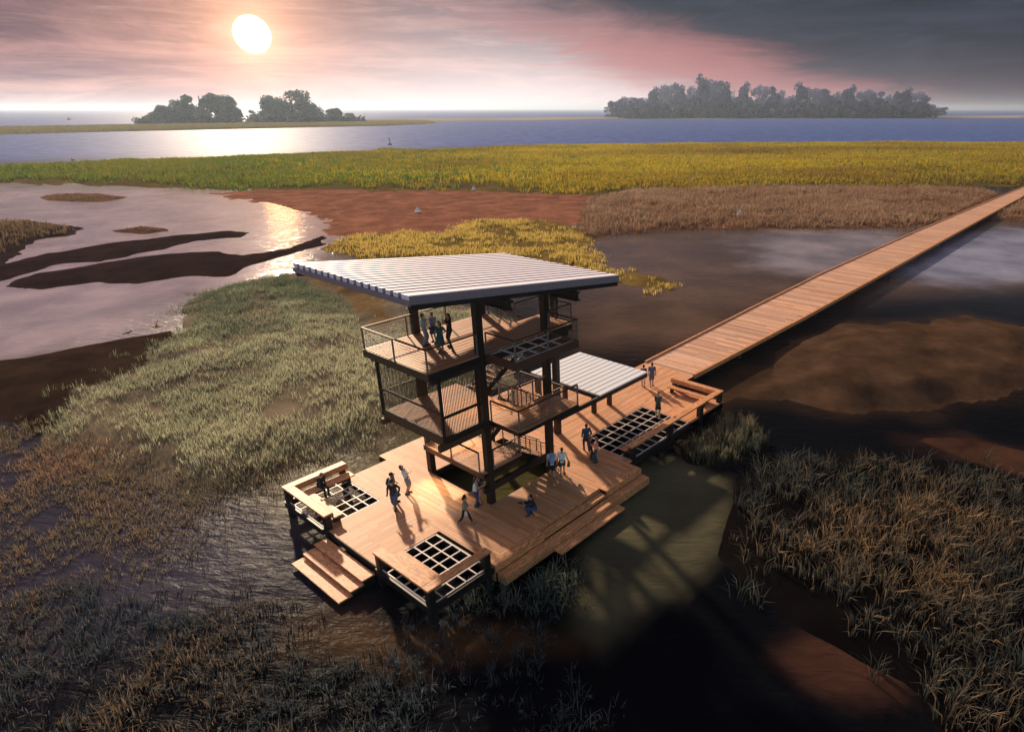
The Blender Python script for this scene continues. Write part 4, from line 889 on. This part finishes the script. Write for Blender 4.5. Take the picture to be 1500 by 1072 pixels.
# ------------------------------------------------------------------ distant trees
def tree_meshes(seed, W, Hh, c0, c1):
    """trunk with limbs, and a crown of leaf clumps; unit size in metres"""
    g = np.random.default_rng(seed); tm = MB()
    tm.tube([(0, 0, -1), (W*.01, 0, Hh*.2), (W*.03, W*.02, Hh*.42), (0, W*.03, Hh*.7)], [W*.05, W*.038, W*.028, W*.012], 7)
    cl = []
    for k in range(20):
        a = g.uniform(0, 2*np.pi); r = W*.5*math.sqrt(g.random())*.86; z = Hh*(.05+.81*g.random()*(1-.5*(r/(W*.5))**2)); cl.append((r*math.cos(a), r*math.sin(a), z, W*g.uniform(.15, .26)))
    for k in range(6):
        c = cl[k]; tm.tube([(W*.01, 0, Hh*.26+k*.03*Hh), (c[0]*.6, c[1]*.6, c[2]*.8), c[:3]], [W*.022, W*.014, W*.005], 5)
    V, Cc = [], []
    for (x, y, z, r) in cl:
        n = 130; u = g.normal(size=(n, 3)); u /= np.linalg.norm(u, axis=1)[:, None]; p = np.array((x, y, z))+u*r*(g.random((n, 1))**.4)*np.array((1, 1, .72))
        s = W*.028; e1 = g.normal(size=(n, 3)); e1 /= np.linalg.norm(e1, axis=1)[:, None]; e2 = np.cross(e1, g.normal(size=(n, 3))); e2 /= np.linalg.norm(e2, axis=1)[:, None]
        q = np.stack([p-e1*s-e2*s, p+e1*s-e2*s*.6, p+e1*s*.8+e2*s, p-e1*s+e2*s*.7], 1); V.append(q.reshape(-1, 3))
        w = g.random((n, 1))*.7+g.random()*.3; c = np.array(c0)*(1-w)+np.array(c1)*w; Cc.append(np.repeat(c, 4, 0))
    V = np.concatenate(V); Cc = np.concatenate(Cc); n = len(V)//4; me = bpy.data.meshes.new('crown'); me.vertices.add(len(V)); me.vertices.foreach_set('co', V.astype(np.float32).ravel())
    me.loops.add(4*n); me.loops.foreach_set('vertex_index', np.arange(4*n, dtype=np.int32)); me.polygons.add(n); me.polygons.foreach_set('loop_start', np.arange(0, 4*n, 4, dtype=np.int32)); me.update(); set_col(me, Cc)
    return tm.mesh('trunk'), me
M['bark'] = plain('bark', (.05, .035, .025), .85, .3, .6)
def tree(name, loc, meshes, s, label, group, rz):
    r = empty(name, loc, label, 'tree', group, rz); r.scale = (s[0], s[0], s[1])
    for nm, me, mt in (('trunk', meshes[0], M['bark']), ('crown', meshes[1], M['leaf'])):
        if not me.materials: me.materials.append(mt)
        o = bpy.data.objects.new(nm, me); col.objects.link(o); o.parent = r
    return r
GRN = [tree_meshes(40+i, 20, 22, (.035, .085, .075), (.085, .17, .145)) for i in range(3)]
BLU = [tree_meshes(50+i, 20, 22, (.05, .075, .18), (.11, .15, .32)) for i in range(4)]  # leaf colour takes in the blue of the distant haze
def isle(name, pts, z, slope, c):
    global ground
lt = [(228, 183, 20, .75, 'low dark bush at the seaward tip of the tree island'), (247, 182.5, 24, .95, 'shrubby dark tree second from the seaward tip of the island'), (270, 182, 26, 1.15, 'mid height tree before the tallest crown on the island'),
      (298, 181.5, 34, 1.65, 'tallest domed tree on the larger tree island'), (326, 181.5, 32, 1.55, 'broad round tree at the inner end of the larger island'), (340, 181, 24, 1.15, 'lower tree hugging the inner end of the larger island'),
      (380, 181, 18, .8, 'small bush at the start of the second tree island'), (398, 180.5, 26, 1.45, 'open crowned tree first on the second island'), (432, 180.5, 38, 1.7, 'largest spreading tree on the second island'),
      (462, 180, 26, 1.2, 'lower tree trailing off the second island'), (490, 180, 22, .8, 'dark low bush near the end of the second island'), (512, 179.8, 18, .5, 'last tiny bush at the end of the second island')]
for i, (u, v, wpx, hs, lab) in enumerate(lt):
    p = at(u, v); d_ = math.hypot(p[0]-CPOS.x, p[1]-CPOS.y); wm = wpx/944*d_*1.15; hm = 26*hs/944*d_
    tree('island_tree', (*p, WZ+.3), GRN[i % 3], (wm/20, hm/22), lab, None, i*1.7)
g = np.random.default_rng(77)
us = [905, 918, 932, 948, 962, 978, 992, 1008, 1024, 1040, 1056, 1074, 1092, 1110, 1128, 1146, 1164, 1184, 1204, 1222, 1242, 1262, 1282, 1300, 1318, 1336, 1352, 1366]
hp = [24, 26, 24, 30, 40, 46, 42, 50, 56, 52, 46, 42, 46, 42, 38, 42, 44, 38, 34, 38, 40, 34, 30, 32, 36, 30, 22, 16]
for i, (u, h_) in enumerate(zip(us, hp)):
    v = 173.0-2.4*(i % 2); p = at(u, v); d_ = math.hypot(p[0]-CPOS.x, p[1]-CPOS.y)
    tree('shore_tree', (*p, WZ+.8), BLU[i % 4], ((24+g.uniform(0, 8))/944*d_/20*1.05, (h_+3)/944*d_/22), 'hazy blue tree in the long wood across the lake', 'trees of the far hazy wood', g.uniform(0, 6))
wd = poly([(912, 174.2), (1100, 173.6), (1345, 173.6), (1345, 171.6), (1100, 171.6), (912, 172.4)])
x, y = scatter(wd, .006, lambda x, y, d: np.where(d > 0, 1, 0), 78)
def bush_mass(name, x, y, h, c0, c1, label, seed):
    g = np.random.default_rng(seed); V, Cc = [], []
    for a, b in zip(x, y):
        n = 26; hh = h*g.uniform(.5, 1.3); u = g.normal(size=(n, 3))*np.array((hh*.6, hh*.6, hh*.28))+np.array((a, b, WZ+hh*.5)); s = hh*.16
        e1 = g.normal(size=(n, 3)); e1 /= np.linalg.norm(e1, axis=1)[:, None]; e2 = np.cross(e1, g.normal(size=(n, 3))); e2 /= np.linalg.norm(e2, axis=1)[:, None]
        V.append(np.stack([u-e1*s-e2*s, u+e1*s-e2*s, u+e1*s+e2*s, u-e1*s+e2*s], 1).reshape(-1, 3)); w = g.random((n, 1)); Cc.append(np.repeat(np.array(c0)*(1-w)+np.array(c1)*w, 4, 0))
    V = np.concatenate(V); Cc = np.concatenate(Cc); n = len(V)//4; me = bpy.data.meshes.new(name); me.vertices.add(len(V)); me.vertices.foreach_set('co', V.astype(np.float32).ravel())
    me.loops.add(4*n); me.loops.foreach_set('vertex_index', np.arange(4*n, dtype=np.int32)); me.polygons.add(n); me.polygons.foreach_set('loop_start', np.arange(0, 4*n, 4, dtype=np.int32)); me.update(); set_col(me, Cc)
    return tag(link(name, me, M['leaf']), label, 'bushes', None, 'stuff')
bush_mass('undergrowth', x, y, 22, (.02, .03, .07), (.05, .065, .13), 'blue undergrowth at the foot of the far hazy wood', 79)  # haze blue mixed into this leaf colour too
isl = poly([(205, 183.5), (345, 182), (350, 181), (215, 181.5)]); x, y = scatter(isl, .02, None, 80)
bush_mass('undergrowth', x, y, 7, (.012, .018, .022), (.03, .04, .045), 'dark scrub along the waterline of the larger tree island', 81)
isl = poly([(362, 182), (530, 180.4), (530, 179.4), (366, 180.6)]); x, y = scatter(isl, .02, None, 82)
bush_mass('undergrowth', x, y, 7, (.012, .018, .026), (.03, .04, .05), 'dark scrub along the waterline of the second tree island', 83)

# ------------------------------------------------------------------ small things on the water
white = plain('white sailcloth', (.82, .80, .80), .7, .05, 2)
def sail(u, v, hpx, label):
    p = at(u, v); d_ = math.hypot(p[0]-CPOS.x, p[1]-CPOS.y); s = hpx/944*d_; z = max(float(ground_at(np.array([p[0]]), np.array([p[1]]))[0]), WZ)
    r = empty('sailboat', (*p, z), label, 'sailboat', None, -.9); r.scale = (s, s, s)
    MB().add([(-.45, -.12, .12), (.5, 0, .14), (-.45, .12, .12), (-.38, -.07, -.03), (.36, 0, -.03), (-.38, .07, -.03)], [(0, 1, 2), (5, 4, 3), (0, 3, 4, 1), (1, 4, 5, 2), (2, 5, 3, 0)]).build('hull', white, r)
    MB().tube([(.03, 0, .1), (.03, 0, 1.0)], .014, 6).build('mast', M['cable'], r)
    MB().add([(.02, 0, .18), (-.38, .05, .17), (.02, 0, .98), (-.16, .09, .45), (.02, .012, .18), (-.38, .062, .17), (.02, .012, .98), (-.16, .102, .45)], [(0, 1, 3), (0, 3, 2), (1, 2, 3), (4, 7, 5), (4, 6, 7), (5, 7, 6)]).build('mainsail', white, r)
    MB().add([(.05, 0, .2), (.42, .03, .17), (.05, 0, .86), (.05, .012, .2), (.42, .042, .17), (.05, .012, .86)], [(0, 1, 2), (5, 4, 3), (0, 3, 4, 1), (1, 4, 5, 2), (2, 5, 3, 0)]).build('jib', white, r)
sail(1083, 319, 11, 'tiny white sailboat among the brown reeds near the boardwalk')
sail(612, 312, 10, 'tiny white sailboat on the red brown flat behind the tower')
sail(694, 279, 7, 'smallest white sailboat at the edge of the gold marsh grass')
p = at(571, 212.5); d_ = math.hypot(p[0]-CPOS.x, p[1]-CPOS.y)
r = empty('channel_buoy', (*p, WZ), 'green and yellow channel buoy floating on the lake', 'buoy'); s = 8.5/944*d_; r.scale = (s, s, s)
MB().tube([(0, 0, -.1), (0, 0, .0), (0, 0, .12)], [.30, .36, .33], 14).build('float', M['black'], r, True)
MB().tube([(0, 0, .12), (0, 0, .30), (0, 0, .46)], [.17, .20, .10], 12).build('body', plain('yellow green paint', (.40, .55, .04), .4, .1), r, True)
MB().tube([(0, 0, .46), (0, 0, .95)], [.07, .05], 8).build('mast', plain('green paint', (.05, .36, .20), .4, .1), r, True)
MB().ell((0, 0, .98), (.10, .10, .10), 10, 8).build('topmark', plain('green paint', (.05, .36, .20), .4, .1), r, True)
pink = plain('pink float paint', (.75, .25, .22), .5, .1)
for u, v, lab in ((107, 235, 'pink float at the edge of the green marsh by the lake'), (101, 176, 'pink float far out on the open sea')):
    p = at(u, v); d_ = math.hypot(p[0]-CPOS.x, p[1]-CPOS.y); r = empty('mooring_float', (*p, WZ), lab, 'float'); s = 2.2/944*d_; r.scale = (s, s, s)
    MB().ell((0, 0, .35), (.8, .8, .75), 12, 8).build('float', pink, r, True); MB().tube([(0, 0, 1.0), (0, 0, 1.5)], .12, 6).build('ring_post', M['black'], r, True)
def bird(loc, az, span, c, label, fly=True):
    r = empty('gull', loc, label, 'bird', None, R_(az)); b = MB()
    b.ell((0, 0, 0), (.30, .085, .085), 12, 8); b.ell((.30, 0, .05), (.09, .065, .065), 10, 8); b.tube([(.36, 0, .045), (.47, 0, .02)], [.025, .006], 6); b.tube([(-.22, 0, 0), (-.46, 0, .01)], [.05, .055], 6)
    if fly:
        for s in (1, -1):
            w0, w1, w2 = Vector((.02, s*.06, .03)), Vector((.10, s*span*.25, .20)), Vector((-.10, s*span*.5, .42))
            for a_, c_, ra, rb in ((w0, w1, .09, .075), (w1, w2, .075, .015)): b.bar(a_, c_, .20 if ra > .08 else .13, .025)
    else:
        for s in (1, -1): b.tube([(.0, s*.04, -.05), (.02, s*.04, -.28)], .012, 6)
        b.ell((-.06, .07, .02), (.26, .03, .06)); b.ell((-.06, -.07, .02), (.26, .03, .06))
    o = link('body', fused(b, .018), c, r, True); return r
p = at(231, 479, WZ+1.5); bird((*p, WZ+1.5), 160, 1.5, plain('tawny feathers', (.62, .34, .16), .8, .15, 9), 'tawny gull flying with raised wings over the pink water')
p = at(190, 496.5); bird((*p, WZ+.62), 20, 1, plain('slate feathers', (.05, .08, .10), .8, .15, 9), 'slate grey bird standing at the edge of the brown shore', False)

# ------------------------------------------------------------------ sky, sun
SUN_AZ, SUN_EL, DISC_AZ, DISC_EL = 67.5, 24.0, 65.2288, 4.8639
w = bpy.data.worlds.new('World'); sc.world = w; w.use_nodes = True
t = NT('', w.node_tree)
G = t.n('ShaderNodeTexCoord').outputs['Generated']; D = t.n('ShaderNodeVectorMath', operation='NORMALIZE', inp={0: G}).outputs[0]; S = t.sep(D)
F_, Rr = (math.cos(CY), math.sin(CY)), (math.sin(CY), -math.cos(CY))
df = t.math('MULTIPLY_ADD', S[0], F_[0], t.math('MULTIPLY', S[1], F_[1])); dr = t.math('MULTIPLY_ADD', S[0], Rr[0], t.math('MULTIPLY', S[1], Rr[1]))
az = t.math('ARCTAN2', dr, df); el = t.math('MAXIMUM', S[2], 0.0)
elr = t.math('ARCSINE', S[2])
cv = t.comb(t.math('MULTIPLY', az, 2.4), t.math('MULTIPLY', elr, 15.0), 3.0)
cn = t.noise(cv, 1.5, 9, .64, 1.6); cn2 = t.noise(t.comb(t.math('MULTIPLY', az, 5.0), t.math('MULTIPLY', elr, 60.0), 8.0), 1.3, 6, .6, 2.2)
wl = t.ramp(t.math('MULTIPLY', el, 2.0), [(0.0, (.58, .37, .38)), (.06, (.39, .215, .225)), (.13, (.25, .130, .140)), (.22, (.13, .072, .095)), (.30, (.18, .12, .145)), (.50, (.50, .40, .44)), (.8, (.74, .64, .66)), (1.0, (.80, .68, .66))])
dk = t.mix(t.smooth(cn, .36, .72), (.44, .34, .52), (1.42, 1.28, 1.16)); wl = t.mix(1.0, wl, dk, 'MULTIPLY')
wl = t.mix(t.math('MULTIPLY', t.smooth(cn2, .45, .75), .35), wl, (.50, .30, .26))
cn3 = t.noise(t.comb(t.math('MULTIPLY', az, 9.0), t.math('MULTIPLY', elr, 30.0), 5.0), 1.6, 8, .66, .9)
wl = t.mix(t.math('MULTIPLY', t.math('MULTIPLY', t.smooth(cn3, .44, .68), t.smooth(el, .015, .06)), .62), wl, t.mix(1.0, wl, (.58, .50, .72), 'MULTIPLY'))
# bright haze on the horizon under the sun and to its side
gg = t.math('DIVIDE', t.math('ADD', az, .14), .30); glow = t.math('MULTIPLY', t.math('EXPONENT', t.math('MULTIPLY', t.math('MULTIPLY', gg, gg), -1.0)), t.math('EXPONENT', t.math('MULTIPLY', el, -14.0)))
wl = t.mix(t.math('MULTIPLY', glow, .95, clamp=True), wl, (1.0, .86, .84))
# the storm cloud that fills the sky on the far side
st_ = t.mix(t.smooth(cn, .35, .7), (.006, .017, .030), (.030, .040, .064)); st_ = t.mix(t.math('EXPONENT', t.math('MULTIPLY', el, -22.0)), st_, (.10, .062, .085))
q = t.math('ADD', t.math('MULTIPLY_ADD', el, 3.6, az), t.math('MULTIPLY_ADD', cn, .42, -.21))
storm = t.math('MULTIPLY', t.smooth(q, .20, .54), t.math('SUBTRACT', 1.0, t.math('MULTIPLY', t.smooth(el, .3, .9), .0)))
lim = t.math('SUBTRACT', 1.0, t.smooth(el, .16, .40)); stq = t.smooth(az, -.25, .30)
storm = t.math('ADD', t.math('MULTIPLY', storm, lim), t.math('MULTIPLY', t.math('MULTIPLY', stq, .9), t.math('SUBTRACT', 1.0, lim)), clamp=True)
sky = t.mix(storm, wl, st_)
band = t.math('MULTIPLY', t.math('MULTIPLY', t.smooth(q, .10, .26), t.math('SUBTRACT', 1.0, t.smooth(q, .30, .56))), t.math('SUBTRACT', 1.0, t.smooth(el, .06, .16)))
sky = t.mix(t.math('MULTIPLY', band, .75), sky, (.42, .15, .15))
# the low sun itself
ce, se = math.cos(R_(DISC_EL)), math.sin(R_(DISC_EL)); dv = (ce*math.cos(R_(DISC_AZ)), ce*math.sin(R_(DISC_AZ)), se)
cosd = t.n('ShaderNodeVectorMath', operation='DOT_PRODUCT', inp={0: D, 1: dv}).outputs['Value']; ang = t.math('ARCCOSINE', t.math('MINIMUM', cosd, 1.0))
halo = t.math('EXPONENT', t.math('MULTIPLY', ang, -12.5)); halo2 = t.math('EXPONENT', t.math('MULTIPLY', ang, -48.0))
sky = t.mix(1.0, sky, t.mix(1.0, t.comb(halo, halo, halo), (.80, .36, .17), 'MULTIPLY'), 'ADD')
sky = t.mix(1.0, sky, t.mix(1.0, t.comb(halo2, halo2, halo2), (1.0, .55, .26), 'MULTIPLY'), 'ADD')
disc = t.math('SUBTRACT', 1.0, t.smooth(ang, .0200, .0216)); sky = t.mix(disc, sky, (11.0, 5.6, 2.0))
# physical sky for the half that lies behind the viewpoint
ns = t.n('ShaderNodeTexSky', sky_type='NISHITA'); ns.sun_disc = False; ns.sun_elevation = R_(SUN_EL); ns.sun_rotation = R_(90-SUN_AZ); ns.air_density = 1.4; ns.dust_density = 2.0
back = t.math('SUBTRACT', 1.0, t.smooth(df, -.55, .15))
b1 = t.n('ShaderNodeBackground', inp={0: sky, 1: 1.0}); b2 = t.n('ShaderNodeBackground', inp={0: ns.outputs[0], 1: .11})
ms = t.n('ShaderNodeMixShader', inp={0: back, 1: b1.outputs[0], 2: b2.outputs[0]}); wo = t.n('ShaderNodeOutputWorld'); t.t.links.new(ms.outputs[0], wo.inputs[0])
sun = bpy.data.lights.new('sun', 'SUN'); sun.energy = 5.0; sun.angle = R_(2.2); sun.color = (1.0, .78, .54)
so = bpy.data.objects.new('sun', sun); col.objects.link(so)
so.rotation_euler = Vector((-math.cos(R_(SUN_EL))*math.cos(R_(SUN_AZ)), -math.cos(R_(SUN_EL))*math.sin(R_(SUN_AZ)), -math.sin(R_(SUN_EL)))).to_track_quat('-Z', 'Y').to_euler()
sc.view_settings.view_transform = 'Standard'; sc.view_settings.look = 'None'; sc.view_settings.gamma = 1.0; sc.view_settings.exposure = 0.38
sc.render.engine = 'CYCLES'

hz = bpy.data.materials.new('haze'); hz.use_nodes = True; ht = hz.node_tree; ht.nodes.clear()
hv = ht.nodes.new('ShaderNodeVolumePrincipled'); hv.inputs['Color'].default_value = (.62, .78, 1, 1); hv.inputs['Density'].default_value = .00013; hv.inputs['Anisotropy'].default_value = .45
ho = ht.nodes.new('ShaderNodeOutputMaterial'); ht.links.new(hv.outputs[0], ho.inputs['Volume'])
GM = float(max(gx[-1], gy[-1]))+600
tag(MB().box(-GM, GM, -GM, GM, WZ-2.2, 78).build('haze', hz), kind='stuff')
